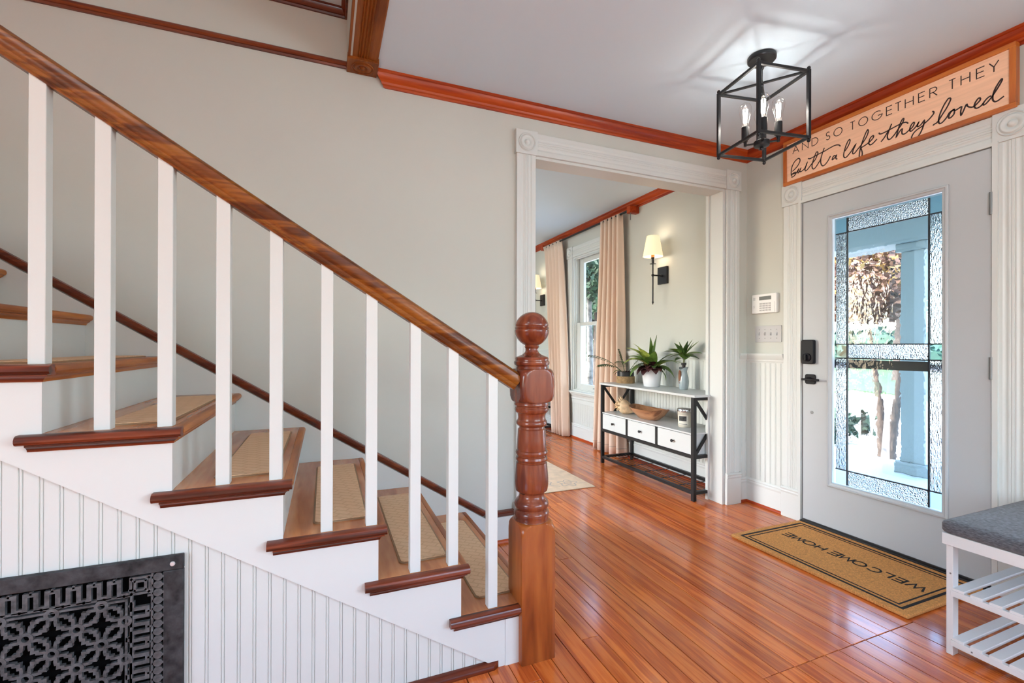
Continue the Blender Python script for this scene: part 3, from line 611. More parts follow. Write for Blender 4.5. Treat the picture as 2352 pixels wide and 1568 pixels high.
# ------------------------------------------------------------------ cast iron vent grille
def grille():
    yf = YS + .0065     # face of beadboard is about YS+.008
    g = thing('vent_grille', 'black ornate cast iron vent grille on the white beadboard under the stairs', 'vent grille', ((GX0+GX1)/2, yf, GZ0))
    y0, y1 = YS-.006, YS+.008
    m = lambda u, v, d: (u, y0 + d, v)
    ix0, ix1, iz0, iz1 = GX0+.047, GX1-.047, GZ0+.040, GZ1-.040
    fr = MB(); 
    fr.box(GX0, GX1, y0, y1, iz1, GZ1); fr.box(GX0, GX1, y0, y1, GZ0, iz0); fr.box(GX0, ix0, y0, y1, iz0, iz1); fr.box(ix1, GX1, y0, y1, iz0, iz1)
    mk('frame', fr, IRON, g, bevel=.0025)
    mk('cavity_shade', MB().box(ix0-.01, ix1+.01, YS+.0072, YS+.0078, iz0-.01, iz1+.01), VOID, g)  # black sheet stands in for the unlit cavity behind the lattice
    D = .010
    # side columns of discs
    for X in (ix1-.011, ix0+.011):
        z = iz1-.012
        while z > iz0:
            q = MB().lathe([(.0045,.0),(.0100,.0),(.0105,.002),(.0105,.009),(.008,.0095)], (0,0,0), 16, '-y')
            dd = MB().add([(p[0]+X, p[1]+y0+.010, p[2]+z) for p in q.v], q.f)
            dd.ribbon([(X-.013,z),(X+.013,z)], .006, m, D); z -= .0212
            mk('disc', dd, IRONB, g, smooth=40)
        mk('border_bar', MB().ribbon([(X-.013*(1 if X > -.7 else -1), iz0), (X-.013*(1 if X > -.7 else -1), iz1)], .005, m, D), IRONB, g)
    # greek key bands
    w = .0095; per = .0418
    kx1, kx0 = ix1-.028, ix0+.028
    def key(a0, a1, b0, b1, mm):
        P = []; a = a0; kb = MB()
        while a + per <= a1:
            P += [(a,b0),(a,b1),(a+per*.5,b1),(a+per*.5,b0)]; a += per
        P.append((a,b0)); kb.ribbon(P, w, mm, D)
        q = a0 + per*.25
        while q < a1:
            kb.ribbon([(q,b1),(q,b1+.008)], .005, mm, D); kb.ribbon([(q+per*.5,b0-.008),(q+per*.5,b0)], .005, mm, D); q += per
        mk('key_band', kb, IRONB, g)
    key(kx0+.045, kx1-.045, iz1-.047, iz1-.010, m); key(kx0+.045, kx1-.045, iz0+.010, iz0+.047, m)
    mv = lambda u, v, d: (v, y0+d, u)
    key(iz0+.058, iz1-.055, kx1-.040, kx1-.006, mv); key(iz0+.058, iz1-.055, kx0+.006, kx0+.040, mv)
    for cx in (kx0+.022, kx1-.022):
        for cz in (iz0+.028, iz1-.028):
            kb = MB()
            for s in (.021, .0115): kb.ribbon([(cx-s,cz-s),(cx+s,cz-s),(cx+s,cz+s),(cx-s,cz+s)], .006, m, D, True)
            for sx in (-1,1):
                for sz in (-1,1): kb.ribbon([(cx+sx*.0105,cz+sz*.0105),(cx+sx*.021,cz+sz*.021)], .006, m, D)
            mk('key_corner', kb, IRONB, g)
    # double inner rail
    rl = MB(); lx0, lx1, lz0, lz1 = kx0+.052, kx1-.052, iz0+.062, iz1-.062
    for e in (0, .0105):
        rl.ribbon([(lx0-e,lz0-e),(lx1+e,lz0-e),(lx1+e,lz1+e),(lx0-e,lz1+e)], .0055, m, D, True)
    q = lx1-.05
    while q > lx0+.02:
        for zz in (lz1+.005, lz0-.005): rl.ribbon([(q-.006,zz),(q+.006,zz)], .012, m, D)
        q -= .1
    q = lz1-.105
    while q > lz0+.02:
        for xx_ in (lx1+.005, lx0-.005): rl.ribbon([(xx_,q-.006),(xx_,q+.006)], .012, m, D)
        q -= .1
    mk('inner_rail', rl, IRONB, g, smooth=30)
    # lattice of rings and cusped diagonals
    lt = MB(); nodes = []
    for j in range(-1, 9):
        zz = lz1 - .005 - .05*j
        for i in range(-1, 12):
            X = lx1 - .0525 - .1*i - (.05 if j % 2 == 0 else 0) + .05
            nodes.append((X, zz))
    inside = lambda p: lx0-.004 <= p[0] <= lx1+.004 and lz0-.004 <= p[1] <= lz1+.004
    for X, zz in nodes:
        if inside((X,zz)):
            lt.ribbon([(X+.0115*math.cos(2*math.pi*i/18), zz+.0115*math.sin(2*math.pi*i/18)) for i in range(18)], .0078, lambda u,v,d: (u, y0-.001+d*1.1, v), D, True)
        for sx in (1,-1):
            A_ = (X, zz); B_ = (X+sx*.05, zz-.05)
            if not (inside(A_) and inside(B_)): 
                pass
            L = math.hypot(.05,.05); t_ = (sx*.7071,-.7071); n_ = (.7071, sx*.7071)
            def pt(s, o): return (A_[0]+t_[0]*s*L+n_[0]*o, A_[1]+t_[1]*s*L+n_[1]*o)
            if not inside(pt(.5,0)): continue
            for sg in (1,-1):
                P = [pt(.14,.0025*sg), pt(.22,.0045*sg), pt(.29,.0100*sg), pt(.36,.0135*sg), pt(.41,.0105*sg), pt(.44,.0125*sg), pt(.5,.0175*sg), pt(.56,.0125*sg), pt(.59,.0105*sg), pt(.64,.0135*sg), pt(.71,.0100*sg), pt(.78,.0045*sg), pt(.86,.0025*sg)]
                P = [(min(max(p[0],lx0),lx1), min(max(p[1],lz0),lz1)) for p in P]
                lt.ribbon(P, .0072, m, D)
    mk('lattice', lt, IRONB, g, smooth=30)
    sc = MB().lathe([(.0065,-.001),(.0065,.001),(.005,.0028),(.001,.003)], (0,0,0), 14, '-y')
    for X, Z in ((GX1-.025, GZ1-.022), (GX0+.025, GZ1-.022)):
        mk('screw', MB().add([(p[0]+X, p[1]+y0, p[2]+Z) for p in sc.v], sc.f), NICKEL, g, smooth=40, label='shiny nickel screw')
grille()

# ------------------------------------------------------------------ front door
d1 = thing('door_1', 'white front door with a tall leaded glass panel', 'door', (XB-.02, (DY0+DY1)/2, .03), kind='structure')
DX = 2.862
GO = (1.290, 1.881, .282, 1.940)   # moulding outer  y0,y1,z0,z1
GI = (1.318, 1.844, .312, 1.903)
sl = MB()
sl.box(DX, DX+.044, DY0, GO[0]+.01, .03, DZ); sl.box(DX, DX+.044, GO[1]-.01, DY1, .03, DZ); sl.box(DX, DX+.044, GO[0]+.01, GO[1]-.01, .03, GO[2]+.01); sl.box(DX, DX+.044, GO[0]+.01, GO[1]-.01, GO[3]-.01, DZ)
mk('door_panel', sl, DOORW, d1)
fm = [(0,0),(0,.010),(.004,.014),(.010,.015),(.014,.010),(.019,.008),(.024,.008),(.028,.003),(.028,-.014),(0,-.014)]
gm = MB(); y0, y1, z0, z1 = GO
gm.sweep(fm, (DX,y0,z0), (DX,y1,z0), (0,0,1), (-1,0,0), 1, -1); gm.sweep(fm, (DX,y0,z1), (DX,y1,z1), (0,0,-1), (-1,0,0), 1, -1)
gm.sweep(fm, (DX,y0,z0), (DX,y0,z1), (0,1,0), (-1,0,0), 1, -1); gm.sweep(fm, (DX,y1,z0), (DX,y1,z1), (0,-1,0), (-1,0,0), 1, -1)
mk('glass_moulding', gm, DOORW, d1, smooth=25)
GY = [GI[0], 1.379, 1.7785, GI[1]]; GZ = [GI[2], .398, 1.068, 1.151, 1.8165, GI[3]]
gx = DX+.016
for i in range(3):
    for j in range(5):
        mt = SEEDY if (i == 1 and j in (1,3)) else (SQUARE if (i != 1 and j in (0,2,4)) else (TEXT_V if i != 1 else TEXT_H))
        pn = MB().add([(gx,GY[i],GZ[j]),(gx,GY[i+1],GZ[j]),(gx,GY[i+1],GZ[j+1]),(gx,GY[i],GZ[j+1])], [(0,1,2,3)])
        mk('pane', pn, mt, d1)
for Yc in GY[1:3]: mk('came', MB().box(gx-.004, gx+.004, Yc-.0035, Yc+.0035, GI[2], GI[3]), CAME, d1)
for Zc in GZ[1:5]: mk('came', MB().box(gx-.0045, gx+.0045, GI[0], GI[1], Zc-.003, Zc+.003), CAME, d1)
lk = mk('lock_case', MB().prism(rr(1.953, 2.033, 1.026, 1.180, .012), lambda u,v: (DX-.004,u,v), lambda u,v: (DX-.030,u,v)), LOCKB, d1, bevel=.004, label='black electronic deadbolt')
mk('thumb_turn', MB().lathe([(.026,0),(.026,.006),(.023,.008),(.001,.008)], (DX-.030, 1.993, 1.068), 28, '-x').box(DX-.052, DX-.037, 1.987, 1.999, 1.050, 1.086), LOCKB, lk, smooth=40)
lv = mk('handle_plate', MB().prism(rr(1.953, 2.021, .898, .961, .014), lambda u,v: (DX-.002,u,v), lambda u,v: (DX-.012,u,v)), LOCKB, d1, bevel=.003, label='black lever handle with square plate')
mk('lever', MB().lathe([(.012,0),(.012,.040)], (DX-.010, 1.987, .930), 16, '-x').box(DX-.058, DX-.044, 1.905, 2.012, .922, .936), LOCKB, lv, bevel=.003)
mk('plug', MB().lathe([(.0095,-.002),(.0095,.002),(.001,.003)], (DX, 1.981, .719), 18, '-x'), HINGE, d1, smooth=40)
for z in (1.750, .986, .25):
    hg = MB(); hg.tube([(DX-.008, DY0-.002, z), (DX-.008, DY0-.002, z+.103)], .0075, 12)
    mk('hinge', hg, HINGE, d1, smooth=40)
mk('weather_strip', MB().box(DX+.006, DX+.04, DY1+.0005, DY1+.010, .03, DZ), plain('grey_gasket', (.2,.2,.2), .7), d1)
# jamb + threshold
jd = thing('trim_12', 'white front door jamb with black threshold', 'door frame', (XB+.05, 1.58, 0), kind='structure')
jm = MB(); jm.box(DX-.012, XB+T+.02, DY1+.010, DY1+.026, 0, DZ+.02)
mk('jamb', jm, WHITE, jd); mk('jamb', MB().box(DX-.012, XB+T+.02, DY0-.026, DY0-.006, 0, DZ+.02), WHITE, jd)
mk('head_jamb', MB().box(DX-.012, XB+T+.02, DY0-.006, DY1+.010, DZ+.004, DZ+.02), WHITE, jd)
mk('threshold', MB().box(2.842, XB+T+.05, DY0-.006, DY1+.010, .0, .022), RUBBER, jd, bevel=.004)
mk('sweep_strip', MB().box(DX-.008, DX+.03, DY0, DY1, .018, .032), RUBBER, jd, bevel=.002)
# storm door outside
sd = thing('door_2', 'dark storm door outside the front door, seen through the glass', 'storm door', (3.02, 1.58, 0), kind='structure')
SX = 3.00
mk('cross_rail', MB().box(SX, SX+.025, DY0+.01, DY1-.01, 1.003, 1.055), BLACK, sd)
mk('stile', MB().box(SX, SX+.025, DY1-.075, DY1-.008, .04, 2.04), BLACK, sd); mk('stile', MB().box(SX, SX+.025, DY0+.008, DY0+.075, .04, 2.04), BLACK, sd)
mk('top_rail', MB().box(SX, SX+.025, DY0+.075, DY1-.075, 1.965, 2.04), BLACK, sd); mk('bottom_rail', MB().box(SX, SX+.025, DY0+.075, DY1-.075, .04, .16), BLACK, sd)

# ------------------------------------------------------------------ sign above the door
SY0, SY1, SZ0, SZ1, SXF = 1.046, 2.166, 2.206, 2.498, 2.846
sg = thing('wall_sign', 'long wooden framed sign with brown lettering above the front door', 'sign', (2.86, 1.606, SZ0))
fw = .022
for a in ((SY0,SY1,SZ0,SZ0+fw), (SY0,SY1,SZ1-fw,SZ1)): mk('frame_rail', MB().box(SXF-.006, SXF+.030, *a), SFRAME, sg, bevel=.0015)
for a in ((SY0,SY0+fw), (SY1-fw,SY1)): mk('frame_stile', MB().box(SXF-.006, SXF+.030, a[0], a[1], SZ0+fw, SZ1-fw), SFRAME_Z, sg, bevel=.0015)
mk('board', MB().box(SXF+.002, SXF+.012, SY0+fw, SY1-fw, SZ0+fw, SZ1-fw), BOARD, sg)
def catmull(P, k=5):
    o = []; n = len(P)
    for i in range(n-1):
        p0, p1, p2, p3 = P[max(i-1,0)], P[i], P[i+1], P[min(i+2,n-1)]
        for j in range(k):
            t = j/k; t2, t3 = t*t, t*t*t
            o.append(tuple(.5*((2*p1[q])+(-p0[q]+p2[q])*t+(2*p0[q]-5*p1[q]+4*p2[q]-p3[q])*t2+(-p0[q]+3*p1[q]-3*p2[q]+p3[q])*t3) for q in (0,1)))
    o.append(P[-1]); return o
SCRIPT = "2112,2263 2113,2286 2108,2318 2093,2343 2074,2356 2061,2358 2053,2348 2054,2334 2066,2315 2085,2299 2105,2289;2110,2261 2105,2272 2090,2277 2081,2274 2082,2264 2094,2254 2108,2252 2109,2257;2105,2271 2093,2270 2079,2269 2073,2275 2061,2290 2067,2274 2065,2264 2057,2270 2047,2289 2054,2275 2050,2267 2037,2269 2020,2280 2004,2311 2016,2282 2019,2268 2014,2260 2001,2267 1976,2290 1953,2309 1939,2335 1936,2346 1941,2354 1949,2348 1961,2321 1971,2291 1973,2272 1969,2260 1962,2254 1948,2262 1924,2291 1917,2302;1896,2361 1907,2335 1917,2302 1918,2279 1913,2262 1905,2253 1893,2255 1876,2270 1859,2296;1999,2334 1986,2328 1961,2331 1931,2336 1895,2340 1860,2347 1832,2350 1814,2346 1805,2339 1801,2332;1827,2285 1837,2290 1845,2282 1849,2272 1845,2269 1835,2276 1823,2287 1827,2275 1825,2266 1818,2263;1775,2293 1761,2310 1750,2329 1746,2343 1749,2351 1757,2346 1770,2321 1780,2288 1782,2268 1778,2257 1771,2253 1759,2260 1739,2279 1729,2293 1715,2309 1727,2285 1732,2269 1729,2259 1720,2261 1706,2275 1687,2292 1673,2308 1658,2329 1649,2352 1650,2364 1654,2365 1666,2343 1681,2305 1690,2275 1695,2248 1696,2230 1691,2219 1684,2224 1680,2242 1683,2261 1688,2277;1686,2278 1663,2284 1645,2292 1633,2299 1623,2310 1622,2319 1628,2321 1639,2312 1645,2295 1645,2283 1638,2275 1627,2277 1615,2285 1605,2294;1584,2270 1567,2288 1554,2308 1544,2321;1533,2347 1546,2314 1553,2291 1552,2276 1546,2267 1535,2269 1519,2283 1504,2302 1490,2318 1479,2336 1476,2347 1479,2351 1485,2345 1495,2325 1504,2295 1511,2266 1502,2280 1490,2295 1483,2297 1485,2285 1484,2273 1478,2267 1467,2268 1453,2277 1440,2284 1432,2295 1429,2306 1434,2309 1442,2301 1448,2288 1449,2276 1445,2268 1435,2272 1420,2285 1410,2300 1416,2286 1413,2279 1401,2283 1386,2299 1388,2281 1395,2258 1405,2238 1418,2224 1432,2222 1440,2226 1441,2236 1435,2249 1422,2262 1403,2270 1388,2276;1593,2325 1593,2319 1584,2314 1565,2315 1537,2320 1510,2325 1483,2328 1468,2326 1460,2320 1457,2314;1392,2280 1380,2286 1364,2297 1351,2310 1346,2319 1348,2326 1353,2329;1348,2255 1346,2260 1332,2265 1313,2292 1293,2322 1281,2347 1279,2357 1283,2362 1290,2360 1304,2340 1318,2310 1326,2280 1326,2262 1321,2253 1309,2257 1293,2274 1283,2291 1267,2298 1279,2289 1286,2275 1285,2264 1276,2265 1266,2276 1264,2291 1267,2297 1260,2291 1249,2294 1237,2297 1240,2277 1239,2257 1232,2269 1219,2299 1214,2288 1202,2278 1191,2277 1178,2286 1169,2296 1169,2305 1175,2307 1184,2297 1190,2281 1188,2270 1181,2263 1168,2266 1157,2276;1130,2296 1139,2295 1151,2285 1157,2276 1157,2267 1148,2269 1136,2281 1127,2291 1121,2301 1108,2321 1097,2341 1093,2351 1096,2355 1107,2340 1119,2316 1125,2291 1124,2273 1117,2263 1107,2263 1097,2268 1087,2273"
sx = SXF + .002
smap = lambda u, v, dd: (sx-.0008+dd, u, v)
strokes = [[tuple(float(q)/1000 for q in p.split(',')) for p in st_.split()] for st_ in SCRIPT.split(';')]
for grp in ((0,1,2,3,4),(5,),(6,7),(8,9,10,11),(12,13)):
    sb_ = MB()
    for i in grp: sb_.ribbon(catmull(strokes[i], 4), .0064, smap, .0008)
    mk('script_word', sb_, INK, sg)
def arc(cx, cy, rx, ry, a0, a1, n=14): return [(cx+rx*math.cos(R(a0+(a1-a0)*i/n)), cy+ry*math.sin(R(a0+(a1-a0)*i/n))) for i in range(n+1)]
GLY = {'A':[[(0,0),(.5,1),(1,0)],[(.2,.34),(.8,.34)]], 'N':[[(0,0),(0,1),(1,0),(1,1)]], 'D':[[(0,0),(0,1)]+arc(.36,.5,.64,.5,90,-90)+[(0,0)]],
 'S':[arc(.5,.75,.42,.25,35,270,12)+arc(.5,.25,.46,.25,90,-150,12)], 'O':[arc(.5,.5,.5,.5,90,450,28)], 'T':[[(0,1),(1,1)],[(.5,1),(.5,0)]],
 'G':[arc(.5,.5,.5,.5,45,350,24)+[(1,.46),(.6,.46)]], 'E':[[(1,1),(0,1),(0,0),(1,0)],[(0,.53),(.92,.53)]], 'H':[[(0,0),(0,1)],[(1,0),(1,1)],[(0,.52),(1,.52)]],
 'R':[[(0,0),(0,1)]+arc(.5,.74,.45,.26,90,-90,10)+[(0,.48)],[(.45,.48),(1,0)]], 'Y':[[(0,1),(.5,.48),(1,1)],[(.5,.48),(.5,0)]], 'L':[[(0,1),(0,0),(1,0)]], 'C':[arc(.5,.5,.5,.5,42,318,22)],
 'M':[[(0,0),(.14,1),(.5,.12),(.86,1),(1,0)]], 'W':[[(0,1),(.26,0),(.5,.88),(.74,0),(1,1)]]}
for ch, a, b in [('A',2.103,2.061),('N',2.038,1.998),('D',1.974,1.936),('S',1.886,1.862),('O',1.839,1.791),('T',1.744,1.720),('O',1.699,1.652),('G',1.630,1.579),('E',1.558,1.531),('T',1.515,1.489),('H',1.470,1.434),('E',1.411,1.384),('R',1.363,1.333),('T',1.285,1.260),('H',1.239,1.206),('E',1.182,1.154),('Y',1.137,1.105)]:
    cb = MB()
    for stv in GLY[ch]: cb.ribbon([(a+(b-a)*u, 2.402+.046*v) for u, v in stv], .0042, smap, .0008)
    mk('letter', cb, INK, sg)

# ------------------------------------------------------------------ doormat
dm = thing('doormat', 'brown coir doormat with black borders and welcome lettering by the front door', 'doormat', (2.545, 1.60, 0))
MX0, MX1, MY0, MY1, MZ = 2.250, 2.838, 1.150, 2.050, .017
mk('coir_pile', MB().prism(rr(MX0, MX1, MY0, MY1, .008, 3), lambda u,v: (u,v,.001), lambda u,v: (u,v,MZ)), COIR, dm, bevel=.004)
zm = lambda u, v, dd: (u, v, MZ+.0012-dd)
for inset, w in ((.042,.013),(.068,.007)):
    mk('border_stripe', MB().ribbon([(MX0+inset,MY0+inset),(MX1-inset,MY0+inset),(MX1-inset,MY1-inset),(MX0+inset,MY1-inset)], w, zm, .0012, True), COIRB, dm)
for ch, ya, yb in [('W',1.238,1.306),('E',1.321,1.361),('L',1.376,1.413),('C',1.425,1.480),('O',1.492,1.548),('M',1.554,1.610),('E',1.622,1.668),('H',1.699,1.740),('O',1.757,1.816),('M',1.826,1.878),('E',1.892,1.934)]:
    lb_ = MB()
    for stv in GLY[ch]: lb_.ribbon([(2.586-.054*v, ya+(yb-ya)*u) for u, v in stv], .0088, zm, .0012)
    mk('letter', lb_, COIRB, dm)

# ------------------------------------------------------------------ keypad and switches
ap = thing('alarm_keypad', 'white alarm keypad with small screen beside the front door casing', 'keypad', (XB, 2.326, 1.37))
mk('case', MB().prism(rr(2.228, 2.424, 1.370, 1.506, .008), lambda u,v: (XB,u,v), lambda u,v: (XB-.026,u,v)), PLASTIC, ap, bevel=.004)
mk('flap', MB().prism(rr(2.240, 2.378, 1.376, 1.448, .004), lambda u,v: (XB-.026,u,v), lambda u,v: (XB-.029,u,v)), PLASTIC, ap)
mk('screen', MB().box(XB-.0272, XB-.0255, 2.268, 2.362, 1.463, 1.489), LCD, ap)
for i in range(4):
    for j in range(4):
        yk, zk = 2.348-.0235*i, 1.437-.0155*j
        mk('key', MB().box(XB-.032, XB-.029, yk-.008, yk+.008, zk-.005, zk+.005), KEYG, ap)
for i in range(2):
    for j in range(2): mk('indicator', MB().box(XB-.0268, XB-.026, 2.409-.012*i, 2.412-.012*i, 1.424-.012*j, 1.427-.012*j), LCD, ap)
for j in range(4): mk('speaker_slot', MB().box(XB-.0268, XB-.026, 2.394, 2.412, 1.466+.005*j, 1.4685+.005*j), KEYG, ap)
sw = thing('light_switch', 'grey four-gang light switch plate below the alarm keypad', 'light switch', (XB, 2.309, 1.167))
mk('plate', MB().prism(rr(2.206, 2.412, 1.167, 1.282, .004), lambda u,v: (XB,u,v), lambda u,v: (XB-.006,u,v)), SWITCH, sw, bevel=.002)
for i in range(4):
    yc = 2.309 + .046*(1.5-i); up_ = 1 if i < 2 else -1
    mk('toggle', MB().add([(XB-.006,yc-.005,1.213),(XB-.006,yc+.005,1.213),(XB-.006,yc+.005,1.237),(XB-.006,yc-.005,1.237),(XB-.016,yc-.004,1.225+.006*up_-.004),(XB-.016,yc+.004,1.225+.006*up_-.004),(XB-.016,yc+.004,1.225+.006*up_+.004),(XB-.016,yc-.004,1.225+.006*up_+.004)], [(4,5,6,7),(0,1,5,4),(1,2,6,5),(2,3,7,6),(3,0,4,7)]), SWITCH, sw)
    for z in (1.194, 1.255): mk('plate_screw', MB().lathe([(.003,0),(.003,.0012),(.0005,.0016)], (XB-.006, yc, z), 10, '-x'), HINGE, sw)

# ------------------------------------------------------------------ lantern ceiling light
PL = (1.985, 1.628, ZC)
pn = thing('lantern_pendant', 'black open cage ceiling lantern with four glowing bulbs', 'ceiling light', PL, R(-9.2), local=True)
ta, zt, zb = .1375, -.124, -.450
mk('canopy', MB().lathe([(.001,0),(.062,0),(.064,-.004),(.064,-.018),(.060,-.023),(.012,-.023),(.010,-.034),(.001,-.034)], (0,0,0), 40), BLACKL, pn, smooth=40)
mk('stem', MB().tube([(0,0,-.03),(0,0,-.43)], .0045, 10).lathe([(.001,-.150),(.009,-.146),(.009,-.130),(.001,-.126)], (0,0,0), 12), BLACKL, pn, smooth=40)
mk('loop', MB().tube([(.012*math.cos(t*.5236), 0, -.050+.014*math.sin(t*.5236)) for t in range(13)], .0025, 8, False), BLACKL, pn, smooth=60)
bw = .0145
cs = [(-ta,ta),(-ta,-ta),(ta,-ta),(ta,ta)]
for (x_, y_) in cs:
    mk('upright', MB().box(x_-bw/2, x_+bw/2, y_-bw/2, y_+bw/2, zb, zt), BLACKL, pn, bevel=.001)
    mk('corner_ball', MB().sphere((x_,y_,zb-.007), .0085, 10, 8), BLACKL, pn, smooth=60)
    mk('corner_ball', MB().sphere((x_,y_,zt+.007), .0085, 10, 8), BLACKL, pn, smooth=60)
for i in range(4):
    a, b = cs[i], cs[(i+1) % 4]
    for z in (zt-bw/2, zb+bw/2): mk('cage_rail', MB().bar((a[0],a[1],z), (b[0],b[1],z), bw*.85), BLACKL, pn, bevel=.001)
mk('top_strut', MB().bar((-ta,-ta,zt-.006),(ta,ta,zt-.006), .012, .008), BLACKL, pn); mk('top_strut', MB().bar((-ta,ta,zt-.0065),(ta,-ta,zt-.0065), .012, .008), BLACKL, pn)
mk('hub', MB().lathe([(.001,-.448),(.010,-.446),(.034,-.440),(.036,-.436),(.036,-.418),(.030,-.414),(.001,-.412)], (0,0,0), 32).sphere((0,0,-.452), .009, 10, 8), BLACKL, pn, smooth=40)
def bulb_at(x_, y_):
    s_ = mk('socket', MB().lathe([(.001,-.408),(.011,-.408),(.012,-.398),(.0175,-.396),(.0175,-.336),(.014,-.334),(.001,-.334)], (x_,y_,0), 24), BLACKL, pn, smooth=40)
    mk('bulb', MB().lathe([(.0125,-.336),(.013,-.322),(.017,-.302),(.024,-.276),(.028,-.256),(.0285,-.245),(.026,-.232),(.020,-.222),(.011,-.216),(.001,-.2145)], (x_,y_,0), 24), BULB, s_, smooth=60)
    fb = MB()
    for i in range(6):
        a = i*math.pi/3; fb.tube([(x_+.007*math.cos(a), y_+.007*math.sin(a), -.312), (x_+.0095*math.cos(a+.4), y_+.0095*math.sin(a+.4), -.246)], .0021, 6)
    mk('filament', fb, FILAMENT, s_)
    mk('arm', MB().bar((0,0,-.424),(x_,y_,-.424), .010, .006).lathe([(.007,-.43),(.007,-.404)], (x_,y_,0), 10), BLACKL, pn)
    lo = lamp('bulb_light', 'POINT', (x_, y_, -.272), 2.0, (1, .96, .9), shadow_soft_size=.012); lo.parent = pn
for k in range(4):
    a = R(45+90*k+9); bulb_at(.072*math.cos(a), .072*math.sin(a))

# ------------------------------------------------------------------ shoe bench
bn = thing('shoe_bench', 'white slatted shoe bench with a charcoal cushion by the front door', 'bench', (2.50, .81, 0))
BX0, BX1, BY0, BY1 = 2.137, 2.850, .655, .985
cz0, cz1 = .446, .494
prof = []
q = MB(); rings = []
for z, ins in ((cz0,.006),(cz0+.004,.000),(cz0+.012,-.004),(cz0+.034,-.004),(cz0+.042,.0),(cz0+.047,.010),(cz1+.002,.03)):
    rings.append([(u, v, z) for u, v in rr(BX0+ins, BX1-ins, BY0+ins, BY1-ins, .018, 5)])
rings.append([((BX0+BX1)/2+(p[0]-(BX0+BX1)/2)*.5, (BY0+BY1)/2+(p[1]-(BY0+BY1)/2)*.5, cz1+.008) for p in rings[-1]])
mk('cushion', q.loft(rings), CUSHION, bn, smooth=60)
ap_ = MB(); ap_.box(BX0, BX0+.015, BY0, BY1, .404, .446); ap_.box(BX1-.015, BX1, BY0, BY1, .404, .446); ap_.box(BX0+.015, BX1-.015, BY0, BY0+.015, .404, .446); ap_.box(BX0+.015, BX1-.015, BY1-.015, BY1, .404, .446)
mk('apron', ap_, BENCHW, bn, bevel=.0015)
for lx in (BX0+.008, BX1-.044):
    for ly in (BY0+.010, BY1-.030):
        mk('leg', MB().box(lx, lx+.036, ly, ly+.020, 0, .404), BENCHW, bn, bevel=.001)
for z in (.219, .036):
    for lx in (BX0+.004, BX1-.022):
        mk('shelf_rail', MB().box(lx, lx+.018, BY0+.012, BY1-.024, z, z+.022), BENCHW, bn, bevel=.001)
    for i in range(6):
        yy = BY1-.028-.051*i
        mk('slat', MB().box(BX0+.006, BX1-.006, yy-.034, yy, z+.020, z+.031), BENCHW, bn, bevel=.0012)
for yy, z in ((.90,.047),(.955,.3)): mk('screw_cap', MB().lathe([(.003,-.001),(.003,.0006),(.001,.001)], (BX0+.004 if z < .1 else BX0+.008, yy if z<.1 else .9625, z), 10, '-x'), HINGE, bn)

# ------------------------------------------------------------------ living room window
w1 = thing('window_1', 'white double-hung window between the curtains in the living room', 'window', (XB+.08, (WY0+WY1)/2, WZ0), kind='structure')
def frame(mb, x0, x1, y0, y1, z0, z1, w, wb=None, wt=None):
    wb = wb or w; wt = wt or w
    mb.box(x0,x1,y0,y0+w,z0,z1); mb.box(x0,x1,y1-w,y1,z0,z1); mb.box(x0,x1,y0+w,y1-w,z0,z0+wb); mb.box(x0,x1,y0+w,y1-w,z1-wt,z1); return mb
jb = frame(MB(), XB-.005, XB+T+.01, WY0-.004, WY1+.004, WZ0-.01, WZ1+.01, .022)
mk('frame', jb, WHITE, w1, bevel=.002)
mk('stop', frame(MB(), XB+.02, XB+.032, WY0+.018, WY1-.018, WZ0+.01, WZ1-.012, .012), WHITE, w1)
MZ_ = 1.405
lo_ = mk('sash', frame(MB(), XB+.034, XB+.070, WY0+.020, WY1-.020, WZ0+.012, MZ_+.02, .095, .075, .04), WHITE, w1, bevel=.003)
mk('muntin', MB().box(XB+.040, XB+.064, 4.585-.012, 4.585+.012, WZ0+.08, MZ_-.018), WHITE, lo_)
mk('pane', MB().add([(XB+.052,4.24,WZ0+.08),(XB+.052,4.93,WZ0+.08),(XB+.052,4.93,MZ_-.015),(XB+.052,4.24,MZ_-.015)], [(0,1,2,3)]), WINGL, lo_)
mk('sash_lift', MB().tube([(XB+.034,4.56,WZ0+.05),(XB+.015,4.562,WZ0+.052),(XB+.015,4.608,WZ0+.052),(XB+.034,4.61,WZ0+.05)], .004, 8), HINGE, lo_, smooth=60)
hi_ = mk('sash', frame(MB(), XB+.076, XB+.110, WY0+.020, WY1-.020, MZ_-.02, WZ1-.012, .095, .04, .06), WHITE, w1, bevel=.003)
mk('muntin', MB().box(XB+.082, XB+.104, 4.585-.012, 4.585+.012, MZ_+.02, WZ1-.07), WHITE, hi_)
mk('pane', MB().add([(XB+.094,4.24,MZ_+.015),(XB+.094,4.93,MZ_+.015),(XB+.094,4.93,WZ1-.07),(XB+.094,4.24,WZ1-.07)], [(0,1,2,3)]), WINGL, hi_)
mk('sash_lock', MB().lathe([(.014,0),(.014,.012),(.008,.018)], (XB+.055,4.66,MZ_+.02), 14).box(XB+.045,XB+.060,4.645,4.69,MZ_+.028,MZ_+.036), BLACK, lo_)
casing('trim_13', 'white fluted casing with round corner blocks around the living room window', 'casing', (XB, 0, 0), (0,1,0), (-1,0,0), WY0, WY1, WZ1, .13, zb=WZ0)
sprof2 = [(0,0),(.050,0),(.056,.006),(.056,.018),(.050,.024),(0,.024)]
si = thing('trim_14', 'white window sill with moulded apron under the living room window', 'sill', (XB, 4.585, .45), kind='structure')
mk('sill', MB().sweep(sprof2, (XB, WY0-.15, WZ0-.026), (XB, WY1+.15, WZ0-.026), (-1,0,0), (0,0,1)), WHITE, si, smooth=30)
